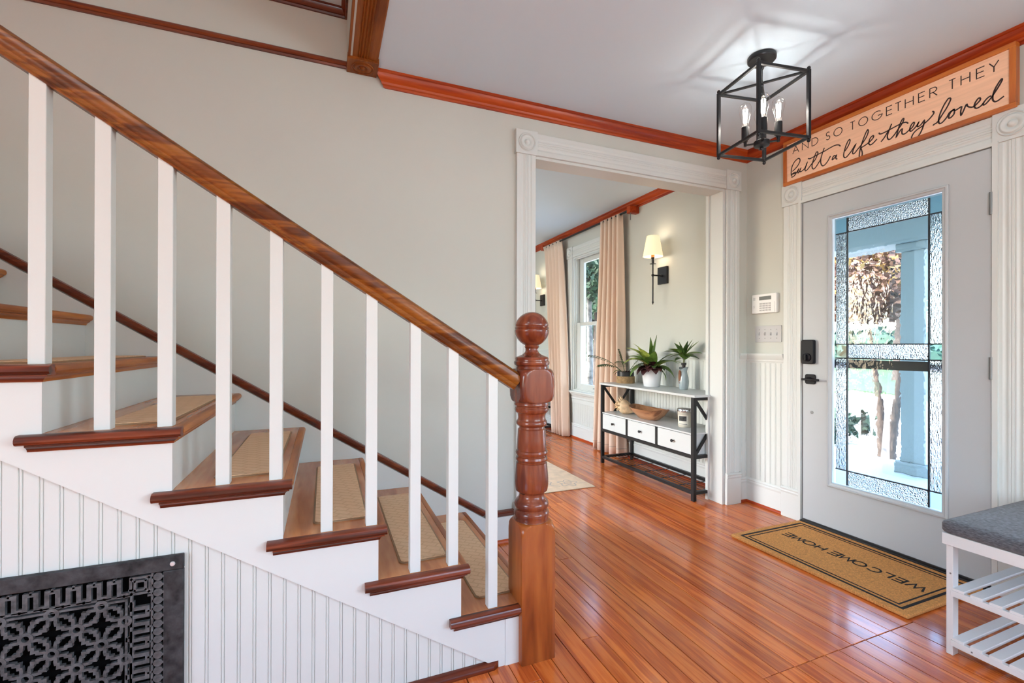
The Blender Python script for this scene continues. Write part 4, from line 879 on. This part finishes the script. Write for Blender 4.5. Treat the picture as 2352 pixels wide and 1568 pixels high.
mk('apron', MB().sweep([(0,0),(.012,0),(.014,.03),(.010,.045),(.018,.056),(.012,.072),(.022,.088),(.026,.10),(.04,.112),(.042,.125),(0,.125)], (XB, WY0-.13, WZ0-.151), (XB, WY1+.13, WZ0-.151), (-1,0,0), (0,0,1)), WHITE, si, smooth=25)

# curtains and rod
def curtain(label, yt0, yt1, yb0, yb1, folds, ex=(.6,.6), x=2.795, zt=2.497, seed=1, ph=0):
    rnd = random.Random(seed); nu, nv = folds*14, 26; offs = [rnd.uniform(-.25,.25) for _ in range(folds+2)]
    rings = []
    for j in range(nv+1):
        t = j/nv; z = zt - (zt-.012)*t; y0, y1 = yt0+(yb0-yt0)*t**ex[0], yt1+(yb1-yt1)*t**ex[1]; row = []
        for i in range(nu+1):
            u = i/nu; f = u*folds; k = int(f); amp = (.026+.026*min(1,t*2.0))*(1+.4*offs[k % len(offs)])
            sft = .12*math.sin(3*t+k)*t
            wv = math.sin(2*math.pi*(f+ph+sft)); wv = math.copysign(abs(wv)**.75, wv)
            row.append((x + amp*wv, y0+(y1-y0)*(u+.012*math.sin(4*math.pi*f+ph)), z + (.012*wv if t == 0 else 0)))
        rings.append(row)
    mb = MB().loft(rings, caps=False, closed=False)
    t = thing('curtain', label, 'curtain', (x, (yb0+yb1)/2, 0), group='cream living room curtains')
    c = mk('drape', mb, CURT, t, smooth=80)
    so = c.modifiers.new('cloth', 'SOLIDIFY'); so.thickness = .003
    hm = MB().loft([[(p[0]-.0022, p[1], p[2]) for p in r] for r in [[tuple(Vector(a).lerp(Vector(b), s)) for a, b in zip(rings[-2], rings[-1])] for s in (.10, .16)]], caps=False, closed=False)
    mk('hem', hm, LINEN, t, smooth=80)
curtain('cream pleated curtain panel on the far side of the window, nearest the second sconce', 5.20, 5.69, 5.03, 5.37, 5, seed=3)
curtain('cream pleated curtain panel on the near side of the window behind the console table', 3.925, 4.295, 3.87, 4.43, 5, ex=(.8,1.7), seed=5, ph=.3)
rdn = thing('curtain_rod', 'black curtain rod on a red wooden bracket block above the window', 'curtain rod', (2.80, 4.8, 2.45))
mk('rod', MB().tube([(2.800, 3.80, 2.484), (2.800, 5.80, 2.484)], .011, 12), BLACK, rdn, smooth=60)
mk('bracket_block', MB().box(2.775, XB, 3.745, 3.800, 2.452, 2.520), CROWN_Y, rdn, bevel=.002)
mk('wand', MB().tube([(2.80,3.772,2.452),(2.80,3.772,2.385)], .005, 8), HINGE, rdn, smooth=60)
mk('finial', MB().lathe([(.014,0),(.014,.03),(.004,.034)], (2.80,3.80,2.484), 14, 'y'), BLACK, rdn, smooth=50)
mk('bracket_block', MB().box(2.775, XB, 5.70, 5.755, 2.452, 2.520), CROWN_Y, rdn, bevel=.002)

# ------------------------------------------------------------------ sconces
def sconce(yc, label):
    t = thing('wall_sconce', label, 'wall lamp', (XB, yc, 1.79), group='black sconces with cream shades')
    xr = XB-.125
    mk('wall_plate', MB().box(XB-.022, XB, yc-.062, yc+.062, 1.706, 1.864), BLACKL, t, bevel=.002)
    mk('arm', MB().tube([(XB-.02, yc, 1.781), (xr, yc, 1.781)], .0065, 10).lathe([(.012,0),(.012,.012),(.006,.02)], (XB-.022, yc, 1.781), 14, '-x').sphere((xr,yc,1.781), .014, 12, 8), BLACKL, t, smooth=50)
    mk('rod', MB().tube([(xr,yc,1.540),(xr,yc,1.90)], .0062, 10).lathe([(.001,1.515),(.005,1.518),(.004,1.526),(.009,1.530),(.009,1.538),(.006,1.544)], (xr,yc,0), 12), BLACKL, t, smooth=50)
    mk('drip_disc', MB().lathe([(.004,1.880),(.028,1.883),(.028,1.885),(.004,1.884)], (xr,yc,0), 24), BLACKL, t, smooth=40)
    mk('candle_cup', MB().lathe([(.007,1.884),(.011,1.887),(.0125,1.93),(.017,1.934),(.017,1.942),(.001,1.943)], (xr,yc,0), 20), BLACKL, t, smooth=40)
    mk('candle_sleeve', MB().lathe([(.016,1.942),(.016,2.00),(.001,2.00)], (xr,yc,0), 20), plain('amber_sleeve', (.45,.2,.06), .5), t, smooth=40)
    s_ = mk('lamp_shade', MB().lathe([(.089,1.950),(.055,2.135),(.0535,2.135),(.0875,1.950)], (xr,yc,0), 36, caps=False), SHADE, t, smooth=60)
    mk('bulb', MB().sphere((xr,yc,2.035), .02, 14, 10, 1.5), emit('warm_bulb', (1,.78,.48), 3.0), s_, smooth=60)
    lo = lamp('sconce_light', 'POINT', (0,0,0), .7, (1, .86, .68), shadow_soft_size=.02); lo.parent = t; lo.location = (xr-XB, 0, 2.145-1.79)
    lo = lamp('sconce_light', 'POINT', (0,0,0), .6, (1, .86, .68), shadow_soft_size=.02); lo.parent = t; lo.location = (xr-XB+.03, 0, 1.945-1.79)
sconce(3.385, 'lit black wall sconce above the console table with plants')
sconce(5.905, 'lit black wall sconce on the far side of the curtains')

# ------------------------------------------------------------------ console table
def console():
    t = thing('console_table', 'white topped black metal console table with three drawers under the near sconce', 'console table', (2.685, 3.22, 0), local=True, group='black and white console tables')
    x0, x1, y0, y1 = -.188, .187, -.612, .612; b = .028
    mk('table_top', MB().box(x0-.004, x1, y0-.012, y1+.012, .760, .778), plain('white_laminate', (.63,.655,.645), .3), t, bevel=.002)
    WL = bpy.data.materials['white_laminate']
    for x_ in (x0, x1-b):
        for y_ in (y0, y1-b): mk('leg', MB().box(x_, x_+b, y_, y_+b, 0, .760), BLACK, t, bevel=.001)
    for y_ in (y0, y1-b):
        mk('end_rail', MB().box(x0+b, x1-b, y_, y_+b, .738, .760), BLACK, t); mk('end_rail', MB().box(x0+b, x1-b, y_, y_+b, .310, .334), BLACK, t); mk('end_rail', MB().box(x0+b, x1-b, y_, y_+b, .048, .070), BLACK, t)
        mk('cross_brace', MB().bar((x0+b,y_+b/2,.738),(x1-b,y_+b/2,.334), .022, .012, (0,1,0)), BLACK, t); mk('cross_brace', MB().bar((x0+b,y_+b/2,.334),(x1-b,y_+b/2,.738), .022, .010, (0,1,0)), BLACK, t)
    for x_ in (x0, x1-b):
        mk('long_rail', MB().box(x_, x_+b, y0+b, y1-b, .310, .334), BLACK, t); mk('long_rail', MB().box(x_, x_+b, y0+b, y1-b, .048, .070), BLACK, t)
    mk('shelf', MB().box(x0+.002, x1-.002, y0+b*.6, y1-b*.6, .484, .496), WL, t, bevel=.001)
    mk('drawer_case', MB().box(x0+.03, x1-.006, y0+b+.001, y1-b-.001, .334, .484), WL, t)
    wd = (y1-y0-2*b-2*.022)/3
    for i in range(3):
        a = y0+b+i*(wd+.022)
        dr = mk('drawer', MB().box(x0+.004, x0+.03, a+.003, a+wd-.003, .337, .480), WL, t, bevel=.002)
        mk('knob', MB().lathe([(.005,0),(.005,.010),(.010,.014),(.012,.019),(.010,.024),(.001,.026)], (x0+.004, a+wd/2, .408), 18, '-x'), BLACK, dr, smooth=50)
        if i < 2: mk('divider', MB().box(x0, x0+.026, a+wd, a+wd+.022, .334, .484), BLACK, t)
    for i in range(1, 6): mk('cross_wire', MB().tube([(x0+.02, y0+(y1-y0)*i/6, .061), (x1-.02, y0+(y1-y0)*i/6, .061)], .003, 6), BLACK, t)
    for i in range(1, 10): mk('shelf_wire', MB().tube([(x0+(x1-x0)*i/10, y0+.02, .064), (x0+(x1-x0)*i/10, y1-.02, .064)], .002, 6), BLACK, t)
    return t
ct1 = console()
dup(ct1, (2.685, 6.08, 0), label='white topped black metal console table beyond the far curtain')

# ------------------------------------------------------------------ plants and objects on the console
def leaf(mb, p, d, L, w, droop=.5, seg=7, fold=.25, twist=0, tip=.12):
    p = Vector(p); d = Vector(d).normalized(); side = d.cross(Vector((0,0,1))); side = side.normalized() if side.length > .01 else Vector((1,0,0))
    side = Matrix.Rotation(twist, 3, d) @ side; rows = []; cur = p.copy(); dirv = d.copy()
    for i in range(seg+1):
        t = i/seg; ww = w*math.sin(math.pi*min(.999, (t*.93+.05)**.75))*.5 + .0006
        nrm = side.cross(dirv).normalized()
        rows.append([cur+side*ww+nrm*(ww*fold), cur.copy(), cur-side*ww+nrm*(ww*fold)])
        cur = cur + dirv*(L/seg); dirv = (dirv + Vector((0,0,-1))*(droop/seg)).normalized()
    return mb.loft(rows, caps=False, closed=False)
def mkleaf(parent, mat, *a, **k):
    o = mk('leaf', leaf(MB(), *a, **k), mat, parent, smooth=80); return o
ZT = .778
# small palm in rope-wrapped pot
bp = (2.712, 3.725)
t = thing('potted_palm', 'little feathery palm in a rope wrapped black pot at the far end of the console', 'potted plant', (bp[0], bp[1], ZT))
mk('pot', MB().lathe([(.001,ZT),(.076,ZT),(.080,ZT+.004),(.080,ZT+.112),(.075,ZT+.112),(.074,ZT+.100),(.001,ZT+.100)], (bp[0],bp[1],0), 36), BLKPOT, t, smooth=40)
rp_ = MB()
for i in range(7):
    z = ZT+.005+.0095*i; rp_.tube([(bp[0]+.083*math.cos(a*2*math.pi/32), bp[1]+.083*math.sin(a*2*math.pi/32), z) for a in range(33)], .0052, 6, False)
mk('rope_wrap', rp_, BASKET, t, smooth=60)
mk('soil', MB().lathe([(.001,ZT+.106),(.05,ZT+.104),(.074,ZT+.101)], (bp[0],bp[1],0), 24, caps=False), SOIL, t)
def frond(parent, base, dirv, L, droop, nl, ll):
    mb = MB(); cur = Vector(base); dv = Vector(dirv).normalized(); pts = [cur.copy()]; n = 14
    for i in range(n):
        cur = cur+dv*(L/n); dv = (dv+Vector((0,0,-droop/n))).normalized(); pts.append(cur.copy())
    mb.tube(pts, [.003-.0016*i/n for i in range(n+1)], 5)
    for i in range(nl):
        k = int(n*(.42+.58*i/nl)); tt = (pts[min(k+1,n)]-pts[k-1]).normalized(); s = tt.cross(Vector((0,0,1))).normalized()
        for sg_ in (1,-1): leaf(mb, pts[k], tt*.55+s*sg_*.8+Vector((0,0,-.15)), ll*(1-.35*abs(2*i/nl-.9)), .019, .6, 4)
    mk('frond', mb, LEAFD, parent, smooth=80)
for dx, dy, dz, L, dr in ((-.62,.30,.80,.38,1.0),(-.50,.22,.55,.26,1.2),(.30,-.42,.85,.31,.9),(.18,-.55,.62,.27,1.0),(-.15,.1,1,.24,.7),(-.35,-.25,.8,.2,1.3)):
    frond(t, (bp[0]+dx*.05, bp[1]+dy*.05, ZT+.10), (dx,dy,dz), L, dr, 9, .085)
mkleaf(t, LEAF, (bp[0]-.03,bp[1]+.02,ZT+.11), (-.7,.3,.4), .10, .05, 1.8); mkleaf(t, LEAFD, (bp[0]-.02,bp[1]+.06,ZT+.10), (-.4,.8,.2), .08, .02, 2.0)
mkleaf(t, LEAFR, (bp[0]-.01,bp[1]-.05,ZT+.10), (-.4,-.5,.7), .07, .04, 1.5); mkleaf(t, LEAFR, (bp[0]-.03,bp[1]-.04,ZT+.10), (-.7,-.2,.6), .06, .04, 1.5)
# leafy plant in white pot
wp = (2.700, 3.325)
t = thing('potted_dracaena', 'broad leaved green and burgundy plant in a white ceramic pot on the console', 'potted plant', (wp[0], wp[1], ZT))
pot = []; nseg = 48
for z, r, wob in ((0,.066,0),(.004,.070,0),(.05,.076,0),(.11,.084,.0),(.155,.0905,.4),(.165,.0915,1.0),(.163,.0865,1.0),(.15,.083,0),(.14,.080,0)):
    pot.append([(wp[0]+r*math.cos(2*math.pi*i/nseg), wp[1]+r*math.sin(2*math.pi*i/nseg), ZT+z+wob*.006*abs(math.cos(3*math.pi*i/nseg*1.0))-wob*.004) for i in range(nseg)])
mk('pot', MB().loft(pot), CERAM, t, smooth=50)
mk('soil', MB().lathe([(.001,ZT+.158),(.05,ZT+.152),(.082,ZT+.146)], (wp[0],wp[1],0), 24, caps=False), SOIL, t)
zr = ZT+.15
for a, el, L, w_, dr, mt in ((155,66,.31,.070,1.5,0),(167,54,.29,.075,1.9,0),(141,72,.28,.060,1.2,0),(176,38,.24,.060,2.3,0),(128,60,.25,.065,1.6,0),(-40,84,.31,.050,.5,0),(70,86,.29,.042,1.0,0),(-50,58,.30,.046,1.4,0),(-57,44,.29,.046,1.4,0),(-72,50,.27,.045,1.6,0),(-62,30,.22,.05,2.2,0),(100,62,.22,.06,1.3,0),(-120,66,.24,.05,1.3,0),(-150,62,.22,.055,1.6,0),(-175,70,.25,.055,1.3,0),(-110,80,.14,.045,.7,2),(-60,78,.15,.045,.8,2),(170,82,.14,.045,.7,2),(-52,12,.15,.05,3.0,0)):
    c = (math.cos(R(a))*math.cos(R(el)), math.sin(R(a))*math.cos(R(el)), math.sin(R(el)))
    mkleaf(t, (LEAFV if int(a) % 2 else LEAF) if mt == 0 else LEAFY, (wp[0]+c[0]*.03, wp[1]+c[1]*.03, zr), c, L, w_*1.5, dr, seg=9, fold=.25, twist=.5*math.sin(a))
for a, el, L in ((150,35,.12),(165,58,.12),(185,30,.13),(-160,60,.12),(-140,35,.13),(-115,22,.12),(200,12,.12),(170,12,.12),(-170,40,.11),(140,70,.11),(-130,70,.12),(-95,35,.11),(-75,40,.11),(215,50,.12),(-120,50,.12)):
    c = (math.cos(R(a))*math.cos(R(el)), math.sin(R(a))*math.cos(R(el)), math.sin(R(el)))
    mkleaf(t, LEAFR if int(a) % 3 else LEAFD, (wp[0]+c[0]*.05, wp[1]+c[1]*.05, zr+.005), c, L, .085, 2.0, seg=6, fold=.2)
# cutting in grey vase
vp = (2.760, 2.995)
t = thing('vase_cutting', 'plant cutting in a grey blue vase at the near end of the console', 'vase', (vp[0], vp[1], ZT))
vs = []
for z, r in ((0,.030),(.004,.034),(.03,.038),(.065,.0405),(.10,.037),(.13,.029),(.150,.0265),(.168,.030),(.186,.037),(.184,.0345),(.165,.0275),(.15,.024),(.10,.034),(.02,.034)):
    vs.append([(vp[0]+r*math.cos(2*math.pi*i/32), vp[1]+r*math.sin(2*math.pi*i/32), ZT+z-(.020*max(0, math.cos(2*math.pi*i/32-math.pi))**3 if z > .16 else 0)) for i in range(32)])
mk('vase_body', MB().loft(vs), VASEG, t, smooth=60)
sl_ = MB(); 
sl_.prism([(.013*math.cos(a*math.pi/12)*(1.0), .055*math.sin(a*math.pi/12)) for a in range(24)], lambda u,v: (vp[0]-.0395, vp[1]+.006+u, ZT+.105+v), lambda u,v: (vp[0]-.030, vp[1]+.006+u, ZT+.105+v))
mk('window_slot', sl_, CORKB, t)
mk('bottle_neck', MB().lathe([(.013,ZT+.16),(.014,ZT+.20),(.019,ZT+.202),(.021,ZT+.210),(.021,ZT+.222),(.014,ZT+.222)], (vp[0],vp[1],0), 20), BLKPOT, t, smooth=40)
mk('stem', MB().tube([(vp[0],vp[1],ZT+.10),(vp[0]-.002,vp[1],ZT+.2),(vp[0]+.004,vp[1]-.004,ZT+.29)], .007, 8), STEM, t, smooth=60)
for i, (a, el, L, dr) in enumerate(((155,22,.17,.5),(165,38,.15,.8),(145,10,.13,.9),(172,58,.14,.5),(-48,50,.17,.2),(-55,28,.15,.7),(-62,12,.13,.8),(-40,68,.16,.3),(180,72,.14,.4),(-100,70,.15,.3),(120,66,.13,.5),(-150,40,.13,.9),(-120,28,.13,1.0),(-80,58,.17,.2),(100,75,.13,.4),(-170,18,.12,1.0),(200,48,.14,.6),(-90,40,.13,.8))):
    c = (math.cos(R(a))*math.cos(R(el)), math.sin(R(a))*math.cos(R(el)), math.sin(R(el)))
    mkleaf(t, LEAF if i % 3 else LEAFD, (vp[0], vp[1], ZT+.285-.004*i*.6), c, L, .05, dr, seg=7, fold=.25, twist=.4*math.sin(a))
# conch shell
sp = (2.640, 3.612); zsx = .496
t = thing('conch_shell', 'spiky tan conch shell beside the wooden bowl on the console shelf', 'seashell', (sp[0], sp[1], zsx))
ax_ = Vector((.55, -.83, 0)); sd_ = Vector((.83, .55, 0)); up_ = Vector((0, 0, 1)); Q = 1.32; c_ = Vector((sp[0]-.01, sp[1]+.01, zsx+.052*Q))
rings = []
for k_, r_, o_ in ((-.075,.003,.012),(-.066,.016,.010),(-.060,.014,.008),(-.050,.030,.006),(-.044,.027,.005),(-.028,.046,.002),(-.012,.052,0),(.006,.050,-.002),(.026,.042,-.008),(.048,.028,-.016),(.068,.015,-.022),(.080,.007,-.024)):
    rings.append([c_ + ax_*(k_*Q) + sd_*(r_*Q*math.cos(t_)*1.1) + up_*(max(-.051*Q, (r_*math.sin(t_)+o_)*Q)) for t_ in [2*math.pi*i/30 for i in range(30)]])
mk('shell_body', MB().loft(rings), SHELL, t, smooth=60)
for n_, k_, r_, l_ in ((9,-.022,.046,.050),(7,-.050,.027,.030),(5,-.066,.014,.018)):
    for i in range(n_):
        a_ = math.pi*(-.08 + 1.16*i/(n_-1)); d_ = sd_*math.cos(a_) + up_*math.sin(a_); k_q, r_q = k_*Q, r_*Q; p_ = c_ + ax_*k_q + d_*(r_q*.8)
        mk('spine', MB().tube([p_, p_ + d_*(l_*.5) - ax_*(l_*.12), p_ + d_*l_ - ax_*(l_*.42)], [l_*.30, l_*.19, l_*.03], 8), SHELL, t, smooth=60)
# dough bowl
bw_ = (2.640, 3.290)
t = thing('dough_bowl', 'long carved wooden dough bowl on the console shelf', 'bowl', (bw_[0], bw_[1], zsx))
rings = []
for L_, w_, z in ((.095,.045,0),(.115,.055,.006),(.165,.085,.045),(.205,.108,.088),(.214,.112,.096),(.204,.104,.094),(.16,.078,.05),(.11,.05,.022),(.02,.012,.016)):
    rings.append([(bw_[0]+w_*math.copysign(abs(math.cos(a))**.75, math.cos(a)), bw_[1]+L_*math.copysign(abs(math.sin(a))**.8, math.sin(a)), zsx+z+(.020*abs(math.sin(a))**4-.006 if z > .08 else 0)) for a in [2*math.pi*i/48 for i in range(48)]])
mk('bowl_body', MB().loft(rings), BOWLW, t, smooth=60)
# candle
cp = (2.652, 2.868)
t = thing('jar_candle', 'glass jar candle with a silver lid behind the console leg', 'candle', (cp[0], cp[1], zsx))
mk('jar', MB().lathe([(.001,zsx),(.046,zsx),(.050,zsx+.004),(.052,zsx+.10),(.052,zsx+.122),(.001,zsx+.122)], (cp[0],cp[1],0), 36), JAR, t, smooth=40)
mk('lid', MB().lathe([(.001,zsx+.122),(.0555,zsx+.122),(.056,zsx+.124),(.056,zsx+.142),(.054,zsx+.145),(.050,zsx+.143),(.001,zsx+.143)], (cp[0],cp[1],0), 36), CHROME, t, smooth=40)
def wrap(mb, r, a0, a1, z0, z1, n=12):
    return mb.loft([[(cp[0]+r*math.cos(R(a0+(a1-a0)*i/n)), cp[1]+r*math.sin(R(a0+(a1-a0)*i/n)), z) for i in range(n+1)] for z in (z0, z1)], caps=False, closed=False)
lab = mk('paper_label', wrap(MB(), .0528, 165, 258, zsx+.022, zsx+.098), PAPER, t, smooth=60)
mk('label_print', wrap(MB(), .0531, 178, 243, zsx+.052, zsx+.090), PAPERD, lab, smooth=60)
mk('label_print', wrap(MB(), .0531, 172, 250, zsx+.026, zsx+.029), PAPERD, lab, smooth=60)
# basket plant on the second console
kp = (2.63, 5.66)
t = thing('trailing_plant', 'small trailing plant in a hooped basket on the far console', 'potted plant', (kp[0], kp[1], ZT))
mk('basket', MB().lathe([(.001,ZT),(.05,ZT),(.065,ZT+.06),(.068,ZT+.09),(.062,ZT+.09),(.001,ZT+.075)], (kp[0],kp[1],0), 24), BLKPOT, t, smooth=40)
mk('hoop_handle', MB().tube([(kp[0], kp[1]+.062*math.cos(math.pi*i/14), ZT+.08+.20*math.sin(math.pi*i/14)) for i in range(15)], .005, 8), BARK, t, smooth=60)
for a, el, L, dr in ((-90,50,.16,1.5),(-100,20,.15,2.4),(-70,40,.18,1.2),(90,50,.14,1.6),(180,45,.16,1.8),(-130,60,.14,1.4),(130,60,.14,1.2),(-85,70,.22,.8)):
    c = (math.cos(R(a))*math.cos(R(el)), math.sin(R(a))*math.cos(R(el)), math.sin(R(el)))
    mkleaf(t, LEAF, (kp[0]+c[0]*.05, kp[1]+c[1]*.05, ZT+.085), c, L, .05, dr)

# ------------------------------------------------------------------ rug
rg = thing('area_rug', 'cream patterned rug on the living room floor', 'rug', (1.2, 4.0, 0))
mk('pile', MB().box(.30, 2.022, 3.18, 5.45, .0008, .007), RUG, rg, bevel=.002)
pr = MB(); zr_ = lambda u, v, dd: (u, v, .0074-dd)
for cx, cy in ((1.86,3.34),(1.72,3.62),(1.86,3.95),(1.55,3.36),(1.86,4.5),(1.5,3.9)):
    pr.ribbon([(cx+.07*math.cos(a)*(1+.25*math.cos(5*a)), cy+.07*math.sin(a)*(1+.25*math.cos(5*a))) for a in [2*math.pi*i/30 for i in range(30)]], .008, zr_, .0006, True)
    pr.ribbon([(cx+.03*math.cos(a), cy+.03*math.sin(a)) for a in [2*math.pi*i/16 for i in range(16)]], .007, zr_, .0006, True)
    pr.ribbon(catmull([(cx-.10,cy-.06),(cx-.16,cy),(cx-.12,cy+.07),(cx-.19,cy+.13)], 5), .007, zr_, .0006)
mk('woven_motif', pr, RUGP, rg)

# ------------------------------------------------------------------ outside: porch, drive, lawn, trees
struct('ground', MB().box(3.2, 90, -60, 90, -1.2, -.9), LAWN, 'green lawn beyond the driveway', 'lawn')
struct('ground_driveway', MB().box(6.4, 17.2, -60, 90, -.9, -.55), DRIVE, 'pale gravel driveway outside the front door', 'driveway')
struct('ground_bank', MB().box(17.2, 90, -60, 90, -.9, -.50), LAWN, 'sunlit grass verge across the driveway', 'grass')
pf = struct('floor_porch', MB().box(XB+T, 5.5, -1.0, 5.0, -.25, -.09), PORCHF, 'pale blue grey porch deck', 'porch floor')
pc = struct('ceiling_porch', MB().box(XB+T, 5.45, -1.0, 5.0, 2.62, 2.72), PORCHC, 'pale porch ceiling', 'porch ceiling')
mk('porch_beam', MB().box(4.98, 5.30, -1.0, 5.0, 2.14, 2.62), PORCHW, pc, bevel=.01)
col_ = thing('porch_column', 'square pale blue porch column seen through the door glass', 'column', (5.14, 2.635, -.09))
mk('shaft', MB().box(5.05, 5.25, 2.535, 2.735, .02, 2.06), PORCHW, col_, bevel=.006)
mk('capital', MB().box(5.02, 5.28, 2.505, 2.765, 2.06, 2.14), PORCHW, col_, bevel=.008)
mk('base', MB().box(5.01, 5.29, 2.495, 2.775, -.09, .02), PORCHW, col_, bevel=.008)
def clump(mb, c, rad, n, s, rnd, flat=1.0):
    c = Vector(c)
    for _ in range(n):
        while True:
            p = Vector((rnd.uniform(-1,1), rnd.uniform(-1,1), rnd.uniform(-1,1)))
            if .35 < p.length <= 1: break
        q = c + Vector((p.x*rad[0], p.y*rad[1], p.z*rad[2]))
        a = Vector((rnd.uniform(-1,1), rnd.uniform(-1,1), rnd.uniform(-1,1))).normalized(); b = a.cross(Vector((rnd.uniform(-1,1), rnd.uniform(-1,1), rnd.uniform(-1,1)))).normalized()
        k = s*rnd.uniform(.5,1.2); mb.add([q-a*k, q+b*k*.5, q+a*k, q-b*k*.5], [(0,1,2,3)])
def tree(name, label, c, h, crad, mats, n, s, trunk=.12, bark=BARK, group=None, z0=-.55, stems=1, zc=None):
    rnd = random.Random(int(c[0]*100+c[1]*10)); t = thing(name, label, 'tree', (c[0], c[1], z0), group=group)
    for k in range(stems):
        ox = (k-(stems-1)/2)*.35
        mk('trunk', MB().tube([(c[0], c[1]+ox*.3, z0), (c[0]+.05, c[1]+ox*.6, z0+(h-z0)*.35), (c[0], c[1]+ox*1.6, h)], [trunk, trunk*.75, trunk*.3], 9), bark, t, smooth=60)
    zc = zc if zc is not None else h
    for mt, fr in mats:
        mb = MB(); 
        for _ in range(9):
            o = Vector((rnd.uniform(-.5,.5)*crad[0], rnd.uniform(-.5,.5)*crad[1], rnd.uniform(-.5,.5)*crad[2]))
            clump(mb, Vector((c[0],c[1],zc))+o, [q*.55 for q in crad], int(n*fr/9), s, rnd)
        mk('foliage', mb, mt, t, kind='stuff')
    return t
# multi-stem small tree with bronze leaves seen left of the column
tree('bronze_maple', 'small bronze leaved tree on the driveway edge, left of the porch column', (7.4, 4.25), 1.7, (1.3,1.35,.62), ((FOLM,.8),(FOLY,.2)), 11000, .062, .065, stems=2, zc=2.10)
tree('garden_tree', 'big green tree across the driveway behind the bronze one', (24, 13.5), 6.0, (4.5,4.5,3.5), ((FOLG,1),), 2600, .42, .28, zc=6.2)
tree('garden_tree', 'leafy green tree outside the living room window, nearer the glass', (6.3, 9.9), 3.0, (2.2,2.2,1.7), ((FOLG,1),), 4200, .12, .14, zc=3.3)
tree('garden_tree', 'tall green tree far behind the living room window', (13, 25), 5.0, (5,5,4.2), ((FOLG,.7),(FOLT,.3)), 3000, .40, .3, zc=4.0)
tree('birch_tree', 'mottled pale trunk close outside the living room window', (4.55, 7.42), 3.4, (1.0,1.0,.9), ((FOLG,1),), 2600, .075, .085, bark=BARKW, zc=2.75)
hg = thing('garden_hedge', 'long clipped green hedge along the far side of the grass', 'hedge', (34, 22, -.5))
mbh = MB(); rnd = random.Random(3)
for i in range(40): clump(mbh, (34+rnd.uniform(-1,1), -6+i*1.5, 1.0), (1.4,1.2,1.7), 110, .4, rnd)
mk('foliage', mbh, FOLT, hg, kind='stuff')
mk('hedge_core', MB().box(33.6, 35, -8, 54, -.5, 2.0), FOLT, hg)
tree('border_shrub', 'low dark shrub beside the driveway, under the bronze tree', (7.9, 5.2), .1, (.5,.5,.3), ((FOLT,1),), 500, .09, .03, zc=-.2)
